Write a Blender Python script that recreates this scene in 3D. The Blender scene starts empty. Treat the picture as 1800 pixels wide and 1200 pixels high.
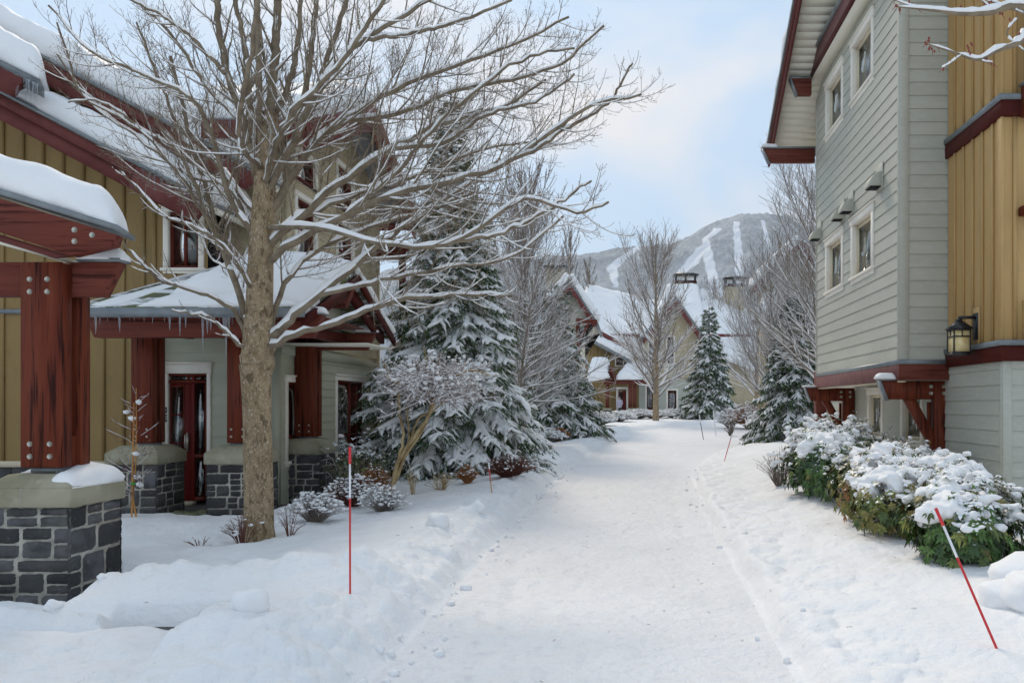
import bpy, math, random
import numpy as np
from mathutils import Vector, Matrix
S = bpy.context.scene
H0 = 1.55; F = 1400.0; CX = 1105.0; CY = 712.0      # eye height, focal length and principal point of the 1800x1200 photograph
# ---------------------------------------------------------------- camera, world, sun, exposure
cam_d = bpy.data.cameras.new('camera'); cam = bpy.data.objects.new('camera', cam_d); S.collection.objects.link(cam)
cam.location = (0, 0, H0); cam.rotation_euler = (math.radians(90), 0, 0)
cam_d.sensor_width = 36; cam_d.lens = 36 * F / 1800.0
cam_d.shift_x = (900 - CX) / 1800.0; cam_d.shift_y = (CY - 600) / 1800.0
cam_d.clip_start = 0.05; cam_d.clip_end = 20000
S.camera = cam
S.render.resolution_x = 1024; S.render.resolution_y = 682
S.view_settings.view_transform = 'Standard'; S.view_settings.look = 'None'
S.view_settings.exposure = 1.14; S.view_settings.gamma = 1.0
SUN_EL = math.radians(42); SUN_AZ = math.radians(-20)    # azimuth from +Y towards +X
sun_d = bpy.data.lights.new('sun', 'SUN'); sun_d.energy = 1.15; sun_d.angle = math.radians(11); sun_d.color = (1.0, 0.87, 0.70)
sun = bpy.data.objects.new('sun', sun_d); S.collection.objects.link(sun)
sd = Vector((math.sin(SUN_AZ) * math.cos(SUN_EL), math.cos(SUN_AZ) * math.cos(SUN_EL), math.sin(SUN_EL)))
sun.rotation_euler = sd.to_track_quat('Z', 'Y').to_euler(); sun.location = (0, 0, 30)

W = bpy.data.worlds.new('World'); S.world = W; W.use_nodes = True
nt = W.node_tree; nt.nodes.clear()
def N(nt, t, **kw):
    n = nt.nodes.new(t)
    for k, v in kw.items(): setattr(n, k, v)
    return n
def ramp(nt, stops, interp='LINEAR'):
    r = nt.nodes.new('ShaderNodeValToRGB'); r.color_ramp.interpolation = interp
    e = r.color_ramp.elements
    while len(e) < len(stops): e.new(0.5)
    for i, (p, c) in enumerate(stops):
        e[i].position = p
        e[i].color = (c, c, c, 1) if not hasattr(c, '__len__') else (c[0], c[1], c[2], 1)
    return r
wo = N(nt, 'ShaderNodeOutputWorld'); bg = N(nt, 'ShaderNodeBackground'); bg.inputs[1].default_value = 0.10
sky = N(nt, 'ShaderNodeTexSky'); sky.sky_type = 'NISHITA'; sky.sun_disc = False
sky.sun_elevation = SUN_EL; sky.sun_rotation = SUN_AZ; sky.altitude = 600; sky.dust_density = 1.0
tc = N(nt, 'ShaderNodeTexCoord'); mp = N(nt, 'ShaderNodeMapping'); mp.inputs['Scale'].default_value = (1.0, 1.0, 2.0)
mp.inputs['Location'].default_value = (4.2, 5.5, 1.7); mp.inputs['Rotation'].default_value = (0.0, 0.55, 0.0)
nz = N(nt, 'ShaderNodeTexNoise'); nz.inputs['Scale'].default_value = 2.1; nz.inputs['Detail'].default_value = 8; nz.inputs['Roughness'].default_value = 0.52
nz.inputs['Distortion'].default_value = 0.35
cr = ramp(nt, [(0.45, 0.0), (0.62, 0.97)]); mx = N(nt, 'ShaderNodeMixRGB')
mx.inputs[2].default_value = (4.6, 4.42, 4.35, 1)
tint = N(nt, 'ShaderNodeMixRGB'); tint.blend_type = 'MIX'; tint.inputs[0].default_value = 0.85; tint.inputs[2].default_value = (2.25, 3.3, 4.35, 1)
nt.links.new(tc.outputs['Generated'], mp.inputs[0]); nt.links.new(mp.outputs[0], nz.inputs['Vector'])
nt.links.new(nz.outputs[0], cr.inputs[0]); nt.links.new(cr.outputs[0], mx.inputs[0])
nt.links.new(sky.outputs[0], tint.inputs[1]); nt.links.new(tint.outputs[0], mx.inputs[1])
nt.links.new(mx.outputs[0], bg.inputs[0]); nt.links.new(bg.outputs[0], wo.inputs[0])

# ---------------------------------------------------------------- helpers
def P(px, py, Y): return np.array([(px - CX) * Y / F, Y, H0 - (py - CY) * Y / F])   # survey point: photo pixel at a known depth
def unit(v):
    v = np.asarray(v, float); return v / (np.linalg.norm(v) + 1e-12)
ORIG = {}
class MB:
    def __init__(s): s.V = []; s.Q = []; s.T = []; s.n = 0; s.C = []
    def add(s, v, q=None, t=None, col=None):
        v = np.asarray(v, float).reshape(-1, 3)
        if q is not None and len(q): s.Q.append(np.asarray(q, int).reshape(-1, 4) + s.n)
        if t is not None and len(t): s.T.append(np.asarray(t, int).reshape(-1, 3) + s.n)
        s.V.append(v)
        c = np.ones((len(v), 3)) if col is None else np.broadcast_to(np.asarray(col, float), (len(v), 3))
        s.C.append(c); s.n += len(v); return s
    def hexa(s, p, col=None):     # 8 points: bottom 4 (ccw), top 4
        return s.add(p, [(0,3,2,1),(4,5,6,7),(0,1,5,4),(1,2,6,5),(2,3,7,6),(3,0,4,7)], col=col)
    def box(s, x0, x1, y0, y1, z0, z1, col=None):
        x0, x1 = sorted((x0, x1)); y0, y1 = sorted((y0, y1)); z0, z1 = sorted((z0, z1))
        return s.hexa([(x0,y0,z0),(x1,y0,z0),(x1,y1,z0),(x0,y1,z0),(x0,y0,z1),(x1,y0,z1),(x1,y1,z1),(x0,y1,z1)], col)
    def prism(s, pts, off):       # planar outline + offset vector
        a = np.asarray(pts, float); b = a + np.asarray(off, float); n = len(a)
        s.add(np.vstack([a, b]), [(i, (i+1) % n, n+(i+1) % n, n+i) for i in range(n)],
              [(0, i+1, i) for i in range(1, n-1)] + [(n, n+i, n+i+1) for i in range(1, n-1)])
        return s
    def tris(s, A, col=None):
        A = np.asarray(A, float).reshape(-1, 3, 3); n = len(A)
        if not n: return s
        if col is not None: col = np.repeat(np.asarray(col).reshape(-1, 3), 3, axis=0) if np.asarray(col).size > 3 else col
        return s.add(A.reshape(-1, 3), t=np.arange(3*n).reshape(-1, 3), col=col)
    def quads(s, A, col=None):
        A = np.asarray(A, float).reshape(-1, 4, 3); n = len(A)
        if not n: return s
        if col is not None: col = np.repeat(np.asarray(col).reshape(-1, 3), 4, axis=0) if np.asarray(col).size > 3 else col
        return s.add(A.reshape(-1, 3), q=np.arange(4*n).reshape(-1, 4), col=col)
    def tube(s, pts, rad, k=6, cap=True, col=None):
        p = np.asarray(pts, float); n = len(p); r = np.broadcast_to(np.asarray(rad, float), (n,))
        t = np.empty_like(p); t[1:-1] = p[2:] - p[:-2]; t[0] = p[1] - p[0]; t[-1] = p[-1] - p[-2]
        t /= (np.linalg.norm(t, axis=1, keepdims=True) + 1e-12)
        m = p[-1] - p[0]; ref = np.array([0, 0, 1.]) if abs(m[2]) < 0.8*np.linalg.norm(m) else np.array([1., 0.13, 0])
        a = np.cross(t, ref); a /= (np.linalg.norm(a, axis=1, keepdims=True) + 1e-9); b = np.cross(t, a)
        th = np.arange(k) * 2*math.pi/k
        v = p[:, None, :] + r[:, None, None]*(np.cos(th)[None, :, None]*a[:, None, :] + np.sin(th)[None, :, None]*b[:, None, :])
        i, j = np.meshgrid(np.arange(n-1), np.arange(k), indexing='ij'); j2 = (j+1) % k
        q = np.stack([i*k+j, i*k+j2, (i+1)*k+j2, (i+1)*k+j], -1).reshape(-1, 4)
        tt = []
        if cap: tt = [(0, x, x+1) for x in range(1, k-1)] + [((n-1)*k, (n-1)*k+x+1, (n-1)*k+x) for x in range(1, k-1)]
        return s.add(v.reshape(-1, 3), q, tt, col)
    def blob(s, c, r, seed=0, amp=0.15, sub=1, col=None):
        v, t = ICO[sub]; c = np.asarray(c, float); r = np.asarray(r, float)
        d = 1 + amp*np.sin(v[:, 0]*3.1+seed*1.7)*np.cos(v[:, 1]*2.7+seed*2.3) + amp*.6*np.sin(v[:, 2]*5+v[:, 0]*4+seed)
        return s.add(c + v*r*d[:, None], t=t, col=col)
    def cyl(s, a, b, r, k=12): return s.tube([a, b], [r, r], k)
def _ico(sub):
    import bmesh
    bm = bmesh.new(); bmesh.ops.create_icosphere(bm, subdivisions=sub, radius=1)
    v = np.array([x.co[:] for x in bm.verts]); t = np.array([[y.index for y in f.verts] for f in bm.faces]); bm.free()
    return v, t
ICO = {1: _ico(1), 2: _ico(2), 3: _ico(3)}
def mesh_from(name, mb, off=None):
    me = bpy.data.meshes.new(name)
    V = np.vstack(mb.V) if mb.V else np.zeros((0, 3))
    if off is not None: V = V - off
    Q = np.vstack(mb.Q) if mb.Q else np.zeros((0, 4), int); T = np.vstack(mb.T) if mb.T else np.zeros((0, 3), int)
    me.vertices.add(len(V)); me.vertices.foreach_set('co', V.astype(np.float32).ravel())
    idx = np.concatenate([Q.ravel(), T.ravel()]).astype(np.int32)
    me.loops.add(len(idx)); me.loops.foreach_set('vertex_index', idx)
    st = np.concatenate([np.arange(len(Q))*4, len(Q)*4 + np.arange(len(T))*3]).astype(np.int32)
    me.polygons.add(len(st)); me.polygons.foreach_set('loop_start', st)
    me.update(calc_edges=True); me.validate()
    Cc = np.vstack(mb.C)
    if len(Cc) == len(me.vertices) and len(Cc):
        at = me.attributes.new('tint', 'FLOAT_COLOR', 'POINT')
        at.data.foreach_set('color', np.hstack([Cc, np.ones((len(Cc), 1))]).astype(np.float32).ravel())
    return me
def thing(name, label, cat, loc=(0, 0, 0), group=None):
    o = bpy.data.objects.new(name, None); S.collection.objects.link(o); o.location = loc; o.empty_display_size = .2
    o['label'] = label; o['category'] = cat
    if group: o['group'] = group
    ORIG[o] = np.array(loc, float); return o
def obj(name, mb, mat, parent=None, smooth=False, bevel=0, label=None, cat=None, group=None, kind=None, loc=None):
    off = ORIG[parent] if parent is not None else (np.array(loc, float) if loc is not None else None)
    me = mesh_from(name, mb, off); me.materials.append(mat)
    if smooth: me.polygons.foreach_set('use_smooth', np.ones(len(me.polygons), bool))
    o = bpy.data.objects.new(name, me); S.collection.objects.link(o)
    if parent is not None: o.parent = parent
    elif loc is not None: o.location = loc
    ORIG[o] = off if off is not None else np.zeros(3)
    if bevel:
        m = o.modifiers.new('bevel', 'BEVEL'); m.width = bevel; m.segments = 1; m.limit_method = 'ANGLE'
    if label: o['label'] = label
    if cat: o['category'] = cat
    if group: o['group'] = group
    if kind: o['kind'] = kind
    return o
# value noise
def _hash(ix, iy, seed):
    h = (ix.astype(np.int64)*374761393 + iy.astype(np.int64)*668265263 + seed*1442695041) & 0x7fffffff
    h = ((h ^ (h >> 13))*1274126177) & 0x7fffffff
    return ((h ^ (h >> 16)) & 0xffffff)/float(0xffffff)
def vnoise(x, y, seed=0):
    ix = np.floor(x); iy = np.floor(y); fx = x-ix; fy = y-iy
    fx = fx*fx*fx*(fx*(fx*6-15)+10); fy = fy*fy*fy*(fy*(fy*6-15)+10)
    a = _hash(ix, iy, seed); b = _hash(ix+1, iy, seed); c = _hash(ix, iy+1, seed); d = _hash(ix+1, iy+1, seed)
    return (a*(1-fx)+b*fx)*(1-fy) + (c*(1-fx)+d*fx)*fy - .5
def fbm(x, y, seed=0, oct=4, gain=.5):
    s = 0; a = 1.0
    for i in range(oct): s = s + a*vnoise(x*2**i + i*17.3, y*2**i - i*9.1, seed+i); a *= gain
    return s
def worley(x, y, seed=0):
    ix = np.floor(x); iy = np.floor(y); d = np.full(x.shape, 9.0)
    for dx in (-1, 0, 1):
        for dy in (-1, 0, 1):
            cx = ix+dx; cy = iy+dy
            px_ = cx+_hash(cx, cy, seed); py_ = cy+_hash(cx, cy, seed+7)
            d = np.minimum(d, (x-px_)**2+(y-py_)**2)
    return np.sqrt(d)
def sstep(a, b, x):
    t = np.clip((x-a)/(b-a), 0, 1); return t*t*(3-2*t)

# ---------------------------------------------------------------- materials
def mat(name, base=(.5, .5, .5), rough=.6, spec=.4, noise=None, bump=None, tint=False, metallic=0, coat=0, stretch=None, snow_top=None, extra=None, grain=None, trans=0, ior=1.45):
    m = bpy.data.materials.new(name); m.use_nodes = True; t = m.node_tree; b = t.nodes['Principled BSDF']
    b.inputs['Roughness'].default_value = rough; b.inputs['Specular IOR Level'].default_value = spec; b.inputs['Metallic'].default_value = metallic
    b.inputs['Coat Weight'].default_value = coat; b.inputs['Coat Roughness'].default_value = .25
    if trans: b.inputs['Transmission Weight'].default_value = trans; b.inputs['IOR'].default_value = ior
    tc = N(t, 'ShaderNodeTexCoord'); mp = N(t, 'ShaderNodeMapping'); t.links.new(tc.outputs['Object'], mp.inputs[0])
    if stretch: mp.inputs['Scale'].default_value = stretch
    rgb = N(t, 'ShaderNodeRGB'); rgb.outputs[0].default_value = (*base, 1); out = rgb.outputs[0]
    if tint:
        at = N(t, 'ShaderNodeAttribute', attribute_name='tint'); mm = N(t, 'ShaderNodeMixRGB', blend_type='MULTIPLY'); mm.inputs[0].default_value = 1
        t.links.new(out, mm.inputs[1]); t.links.new(at.outputs['Color'], mm.inputs[2]); out = mm.outputs[0]
    if noise:      # list of (scale, colour, lo, hi, detail)
        for (sc, c, lo, hi, det) in noise:
            nz = N(t, 'ShaderNodeTexNoise'); nz.inputs['Scale'].default_value = sc; nz.inputs['Detail'].default_value = det; nz.inputs['Roughness'].default_value = .6
            r = ramp(t, [(lo, 0.), (hi, 1.)]); mm = N(t, 'ShaderNodeMixRGB'); mm.inputs[2].default_value = (*c, 1)
            t.links.new(mp.outputs[0], nz.inputs['Vector']); t.links.new(nz.outputs[0], r.inputs[0]); t.links.new(r.outputs[0], mm.inputs[0])
            t.links.new(out, mm.inputs[1]); out = mm.outputs[0]
    if snow_top is not None:
        g = N(t, 'ShaderNodeNewGeometry'); sx = N(t, 'ShaderNodeSeparateXYZ'); t.links.new(g.outputs['Normal'], sx.inputs[0])
        nz = N(t, 'ShaderNodeTexNoise'); nz.inputs['Scale'].default_value = snow_top[1]; nz.inputs['Detail'].default_value = 2
        t.links.new(tc.outputs['Object'], nz.inputs['Vector'])
        ad = N(t, 'ShaderNodeMath', operation='MULTIPLY_ADD'); ad.inputs[1].default_value = snow_top[2]; t.links.new(nz.outputs[0], ad.inputs[0]); t.links.new(sx.outputs[2], ad.inputs[2])
        r = ramp(t, [(max(0, min(.98, snow_top[0])), 0.), (max(0, min(1., snow_top[0]+.1)), 1.)]); t.links.new(ad.outputs[0], r.inputs[0])
        mm = N(t, 'ShaderNodeMixRGB'); mm.inputs[2].default_value = (.83, .835, .85, 1); t.links.new(r.outputs[0], mm.inputs[0]); t.links.new(out, mm.inputs[1]); out = mm.outputs[0]
    t.links.new(out, b.inputs['Base Color'])
    if bump:       # list of (scale, strength, detail, distance)
        prev = None
        for (sc, st, det, dist) in bump:
            nz = N(t, 'ShaderNodeTexNoise'); nz.inputs['Scale'].default_value = sc; nz.inputs['Detail'].default_value = det
            t.links.new(mp.outputs[0], nz.inputs['Vector'])
            bp = N(t, 'ShaderNodeBump'); bp.inputs['Strength'].default_value = st; bp.inputs['Distance'].default_value = dist
            t.links.new(nz.outputs[0], bp.inputs['Height'])
            if prev: t.links.new(prev.outputs[0], bp.inputs['Normal'])
            prev = bp
        t.links.new(prev.outputs[0], b.inputs['Normal'])
    return m
M = {}
M['snow'] = mat('snow', (.85, .84, .84), .65, .2, noise=[(1.3, (.80, .80, .805), .45, .7, 4)], bump=[(60, .25, 4, .01), (9, .3, 5, .03)])
M['snow_ground'] = mat('snow_ground', (.84, .83, .83), .7, .15, noise=[(.8, (.79, .79, .795), .4, .65, 5), (11, (.73, .73, .745), .60, .8, 3)], bump=[(90, .4, 4, .01), (20, .5, 6, .03), (6, .35, 5, .06)])
M['snow_path'] = mat('snow_path', (.79, .78, .785), .6, .15, noise=[(.9, (.74, .735, .74), .42, .66, 5), (9, (.70, .69, .70), .52, .74, 6), (55, (.50, .47, .43), .70, .76, 2), (2.2, (.77, .76, .745), .66, .85, 4)], bump=[(60, .6, 5, .012), (16, .6, 6, .03), (4, .35, 4, .06)])
M['ice'] = mat('ice', (.85, .9, .95), .08, .6, trans=.85, ior=1.31)
def wood(name, a, b_, dark, horiz=None, rough=.42, coat=.0, spec=.10):
    st = {'x': (.7, 14, 14), 'y': (14, .7, 14), None: (14, 14, .7)}[horiz]
    return mat(name, a, rough, spec, noise=[(1.1, b_, .35, .7, 6), (1.9, dark, .53, .64, 7)], bump=[(3, .5, 6, .015), (9, .3, 3, .006)], stretch=st, coat=coat)
M['post'] = wood('stained_post', (.115, .022, .011), (.18, .042, .019), (.028, .006, .004))
M['beam'] = wood('stained_beam_x', (.13, .033, .023), (.18, .048, .032), (.06, .014, .010), 'x')
M['beam_y'] = wood('stained_beam_y', (.095, .016, .012), (.15, .028, .02), (.04, .008, .007), 'y')
M['fascia'] = mat('fascia_red', (.165, .050, .044), .55, .12, noise=[(4, (.12, .036, .032), .4, .7, 6), (20, (.17, .055, .048), .62, .8, 5)], bump=[(30, .15, 5, .004)])
M['band'] = mat('band_red', (.075, .013, .008), .55, .1, noise=[(4, (.06, .010, .008), .4, .7, 6)], bump=[(30, .15, 5, .004)])
M['band_pink'] = mat('band_faded', (.19, .080, .075), .6, .25, noise=[(6, (.13, .048, .045), .4, .7, 6)], bump=[(30, .15, 5, .004)])
M['olive'] = mat('olive_board', (.30, .195, .075), .6, .25, noise=[(1.4, (.245, .16, .06), .35, .65, 5), (9, (.20, .14, .06), .55, .8, 6)], bump=[(25, .15, 6, .004)], stretch=(1, 1, .35), tint=True)
M['ochre'] = mat('ochre_board', (.52, .33, .135), .55, .25, noise=[(1.4, (.45, .28, .112), .35, .65, 5), (9, (.40, .26, .115), .55, .8, 6)], bump=[(25, .15, 6, .004)], stretch=(1, 1, .35), tint=True)
M['sage'] = mat('sage_siding', (.46, .455, .385), .55, .25, noise=[(.9, (.42, .415, .35), .35, .65, 5), (7, (.49, .485, .42), .5, .75, 5)], bump=[(20, .25, 6, .003)], stretch=(1, 1, 3), tint=True)
M['green'] = mat('green_siding', (.45, .45, .345), .55, .25, noise=[(.9, (.40, .40, .30), .35, .65, 5)], bump=[(20, .2, 6, .003)], stretch=(1, 1, 3), tint=True)
M['tan'] = mat('tan_shingle', (.50, .42, .28), .65, .25, noise=[(3, (.44, .365, .24), .35, .65, 5)], bump=[(20, .25, 6, .004)], tint=True)
M['shingle_snowy'] = mat('snow_streaked_shingles', (.13, .135, .10), .85, .2, noise=[(3, (.16, .17, .05), .46, .60, 6), (2.2, (.83, .83, .84), .47, .54, 7)], bump=[(30, .8, 5, .02)], stretch=(1, 2.2, 2.2))
M['cream'] = mat('cream_soffit', (.86, .82, .70), .6, .2, noise=[(2, (.80, .76, .64), .4, .7, 4)])
M['trim'] = mat('trim_cream', (.80, .75, .66), .5, .3, noise=[(5, (.72, .67, .58), .45, .75, 5)], bump=[(30, .1, 4, .003)])
M['trim_beige'] = mat('trim_beige', (.66, .57, .41), .5, .4)
M['flash'] = mat('flashing', (.22, .24, .25), .4, .5, metallic=.3, noise=[(6, (.16, .175, .185), .4, .7, 4)])
M['sash'] = mat('sash_red', (.12, .020, .011), .45, .15)
M['door'] = mat('door_red', (.12, .010, .007), .45, .15, coat=.0)
M['steel'] = mat('bolt_steel', (.55, .52, .45), .35, .5, metallic=.8)
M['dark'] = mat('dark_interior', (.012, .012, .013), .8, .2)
M['curtain'] = mat('curtain', (.45, .50, .46), .8, .2, noise=[(1, (.3, .34, .32), .4, .6, 2)], stretch=(30, 30, .5))
M['stone'] = mat('basalt_stone', (.070, .068, .066), .75, .25, tint=True, noise=[(5, (.04, .04, .042), .4, .68, 7), (16, (.17, .175, .18), .60, .82, 8)], bump=[(14, .9, 8, .02), (60, .5, 4, .006)])
M['mortar'] = mat('mortar', (.46, .43, .37), .9, .2, noise=[(8, (.22, .21, .18), .4, .7, 6)], bump=[(50, .5, 5, .006)])
M['cap'] = mat('capstone', (.35, .32, .235), .85, .25, noise=[(2.2, (.22, .21, .13), .42, .66, 7), (9, (.43, .40, .31), .55, .8, 6), (1.4, (.16, .145, .085), .60, .78, 8)], bump=[(40, .5, 6, .006)])
M['shingle'] = mat('mossy_shingles', (.10, .105, .09), .85, .2, noise=[(3, (.13, .15, .035), .48, .62, 6), (12, (.06, .06, .06), .5, .7, 5)], bump=[(30, .8, 5, .02)])
M['paver'] = mat('paving', (.13, .125, .115), .85, .25, noise=[(3, (.08, .078, .07), .4, .65, 6)], bump=[(30, .5, 5, .01)])
M['rock'] = mat('mossy_rock', (.24, .25, .14), .85, .25, noise=[(6, (.12, .13, .07), .4, .65, 6), (3, (.33, .33, .27), .55, .7, 5)], bump=[(15, .6, 6, .02)])
M['red'] = mat('stake_red', (.62, .03, .035), .4, .4); M['white'] = mat('stake_white', (.75, .75, .77), .4, .4)
M['bamboo'] = mat('bamboo', (.55, .27, .07), .5, .4, noise=[(9, (.36, .15, .04), .4, .7, 5)])
M['black'] = mat('black_metal', (.015, .015, .017), .4, .5); M['plate_white'] = mat('numeral_white', (.75, .75, .72), .5, .4)
M['soil'] = mat('mulch', (.06, .042, .03), .95, .1, noise=[(30, (.025, .018, .012), .4, .6, 4)], bump=[(40, .8, 4, .02)])
def glass_mat(name, tintc=(.9, .95, .95), refl=.32):
    m = bpy.data.materials.new(name); m.use_nodes = True; t = m.node_tree; t.nodes.clear()
    o = N(t, 'ShaderNodeOutputMaterial'); mi = N(t, 'ShaderNodeMixShader'); tr = N(t, 'ShaderNodeBsdfTransparent'); gl = N(t, 'ShaderNodeBsdfGlossy')
    tr.inputs[0].default_value = (*tintc, 1); gl.inputs['Roughness'].default_value = .02; lw = N(t, 'ShaderNodeLayerWeight'); lw.inputs[0].default_value = .35
    ma = N(t, 'ShaderNodeMath', operation='MULTIPLY_ADD'); ma.inputs[1].default_value = .7; ma.inputs[2].default_value = refl*.5; ma.use_clamp = True
    t.links.new(lw.outputs['Fresnel'], ma.inputs[0]); t.links.new(ma.outputs[0], mi.inputs[0]); t.links.new(tr.outputs[0], mi.inputs[1]); t.links.new(gl.outputs[0], mi.inputs[2]); t.links.new(mi.outputs[0], o.inputs[0])
    return m
M['glass'] = glass_mat('window_glass')
M['lampglass'] = mat('amber_glass', (.75, .62, .33), .35, .5, noise=[(12, (.6, .42, .16), .4, .7, 4)])
def bark(name, a, b_, speck, st=(6, 6, 1.2), snow_top=None, k=1.):
    return mat(name, a, .85, .2, noise=[(2.2, b_, .38, .66, 6), (9, speck, .60, .74, 4)], bump=[(5, .9, 6, .012)], stretch=st, snow_top=snow_top)
M['bark'] = mat('maple_bark', (.38, .28, .175), .9, .1, noise=[(2.2, (.25, .18, .105), .42, .62, 6), (11, (.56, .50, .40), .58, .66, 4), (3.1, (.16, .115, .07), .55, .62, 6), (14, (.07, .05, .035), .60, .70, 3)], bump=[(4, 1.0, 8, .03), (16, .8, 4, .01)], stretch=(5, 5, 2.8))
M['bark_branch'] = mat('maple_branch_bark', (.25, .20, .14), .85, .2, noise=[(8, (.15, .115, .08), .4, .65, 4)], snow_top=(1.02, 9, .45))
M['bark_far'] = mat('bare_branch', (.19, .15, .125), .9, .2, snow_top=(.70, 6, .5))
M['bark_snowy'] = mat('snowy_branch', (.22, .18, .15), .9, .2, snow_top=(.40, 6, .5))
M['twig'] = mat('red_twig', (.13, .05, .035), .8, .3)
M['bark_yellow'] = mat('shrub_maple_bark', (.50, .38, .20), .7, .3, noise=[(5, (.24, .155, .07), .4, .65, 5)], bump=[(12, .4, 4, .01)])
M['bark_spruce'] = mat('spruce_bark', (.07, .05, .035), .95, .1, bump=[(10, .8, 5, .02)])
M['needle'] = mat('spruce_needles', (.042, .080, .028), .7, .2, tint=True, snow_top=(1.15, 2.2, .6))
M['maple_twig'] = mat('shrub_maple_twig', (.21, .125, .095), .9, .2, snow_top=(.66, 6, .5))
M['leaf'] = mat('shrub_leaf', (.5, .5, .5), .42, .4, tint=True, snow_top=(1.12, 9, .5))
M['dry'] = mat('dry_grass', (.34, .15, .06), .9, .1, tint=True)
HAZE = 0.00023
# ---------------------------------------------------------------- terrain
LY = [-20, 4, 12, 19, 28, 34, 41, 48, 60, 90]; LX = [-1.4, -1.42, -1.5, -1.46, -1.1, -.6, .3, 3, 12, 60]
RY = [-20, 4.45, 7.5, 11.5, 17, 20, 24.7, 30, 36, 45, 60]; RX = [.9, .94, 1.0, 1.1, 1.33, 1.7, 2.7, 4.9, 8.5, 17, 60]
def lumps(x, y, sc, r, seed): return np.sqrt(np.clip(1-(worley(x*sc, y*sc, seed)/r)**2, 0, 1))
def ground(x, y):
    x = np.asarray(x, float); y = np.asarray(y, float)
    wob = .07*fbm(x*.0+3, y*1.3, 5, 3)
    L = np.interp(y, LY, LX)+wob; R = np.interp(y, RY, RX)+.09*fbm(x*0+9, y*1.1, 8, 3)
    dl = L-x; dr = x-R
    z = .012*fbm(x*.9, y*.9, 1, 3)
    z = z + .016*fbm(x*3.5, y*3.5, 2, 6, .56)                                   # trodden surface
    rut = .018*sstep(.1, .4, -dl)*sstep(.1, .4, -dr)
    z = z - rut
    onp = sstep(.0, .15, -dl)*sstep(.0, .15, -dr)
    fp = np.clip(1-worley(x*3.6+.4*fbm(x*2,y*2,91,2), y*1.7, 92)/.30, 0, 1)*(vnoise(x*1.3, y*.5, 93) > -.05)
    z = z - onp*.016*np.sqrt(fp)*sstep(30, 12, y)
    z = z - onp*.018*np.exp(-((x-np.interp(y, LY, LX)-.42-.1*np.sin(y*.4))/.07)**2)*(vnoise(x*0, y*.9, 95) > -.1)
    nearl = sstep(.75, .1, np.abs(dl-.35)); nearr = sstep(.9, .1, np.abs(dr-.25))
    # left lawn and bank
    bl = .15*sstep(.0, .26, dl) + .09*sstep(.15, .6, dl)*sstep(2.2, .7, dl)
    bl = bl + .06*np.clip(fbm(x*.7, y*.7, 21, 3)+.2, 0, 1)*sstep(.1, 1, dl)*sstep(11, 6, y)
    bl = bl + nearl*sstep(-.02, .22, dl)*(.05*lumps(x, y, 2.2, .38, 3)+.025*lumps(x, y, 6, .38, 4)+.045*fbm(x*3.5,y*3.5,71,5))
    bl = bl + sstep(.6, 1.6, dl)*(.05*fbm(x*1.2, y*1.2, 31, 5)+.018*fbm(x*7, y*7, 33, 4)+.02*lumps(x, y, 1.7, .4, 14)*sstep(13, 5, y))
    # right bank, smooth and rolling
    br = .12*sstep(0, .16, dr)+.14*sstep(.2, 1.6, dr)+.05*sstep(1.2, 2.2, dr)
    br = br + nearr*sstep(0, .2, dr)*(.04*lumps(x, y, 3.0, .6, 6)+.015*lumps(x, y, 8, .6, 7))
    br = br + sstep(.3, 1.1, dr)*(.07*fbm(x*1.1, y*.8, 41, 4)+.014*fbm(x*6, y*5, 42, 4))
    z = z + np.where(dl > 0, bl, 0) + np.where(dr > 0, br, 0)
    # foreground: shovelled walk to the stone pier and the piles along it
    wl = sstep(-1.9, -2.6, x)
    yc = 5.62+.10*np.sin(x*2.3)+.05*np.sin(x*5.1)
    tr = np.exp(-((y-yc)/.10)**2)*sstep(-2.65, -2.95, x)*sstep(-4.3, -3.8, x)
    z = z - .10*tr
    ridge = np.exp(-((y-6.15+.1*fbm(x*2, y*0, 3, 2))/.30)**2)*sstep(-1.7, -2.1, x)*sstep(-4.6, -4.0, x)
    z = z + ridge*(.09+.03*lumps(x, y, 2.0, .5, 44)+.03*lumps(x, y, 4.5, .45, 45)+.10*fbm(x*2,y*2,46,5))
    fore = sstep(5.5, 5.1, y)*sstep(-1.55, -1.9, x)
    z = z + fore*(-.08+.05*lumps(x, y, 1.1, .5, 51)+.13*fbm(x*1.1, y*1.1, 52, 6)+.025*fbm(x*7, y*7, 54, 4)+.02*lumps(x, y, 4, .42, 53))
    z = z + .16*np.exp(-(((x+3.05)/.13)**2+((y-5.1)/.12)**2)) + .13*np.exp(-(((x+2.55)/.25)**2+((y-4.75)/.2)**2))
    gp = sstep(-2.88, -2.98, x)*sstep(-3.62, -3.5, x)*sstep(5.34, 5.40, y)*sstep(5.66, 5.60, y)
    z = z*(1-gp) - .09*gp
    z = np.where((y < 5.4) & (x < -2.7), np.minimum(z, .07+.05*fbm(x*3, y*3, 66, 3)), z)
    # pier foot is bare
    pd = np.maximum(np.abs(x+4.75)-.5, np.abs(y-6.3)-.42)
    z = z - np.where(z > 0, z, 0)*sstep(.28, .02, pd)*.97 - .03*sstep(.2, .0, pd)
    # porch floor is bare
    pr = np.maximum(np.abs(x+6.2)-1.15, np.abs(y-11.9)-1.35)
    z = z*(1-sstep(.35, .0, pr)) - .12*sstep(.25, .05, pr)
    # house plots: lower under buildings
    z = z - .25*sstep(4.85, 5.0, x)*sstep(10.2, 10.4, y)*sstep(21, 20.5, y)
    # basin round the tree
    z = z - .07*np.exp(-(((x+3.97)**2+(y-8.5)**2)/.06))
    z = z + .012*np.clip(y-25, 0, 400)
    return z
def gz(x, y): return float(ground(np.array([x]), np.array([y]))[0])
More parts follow.
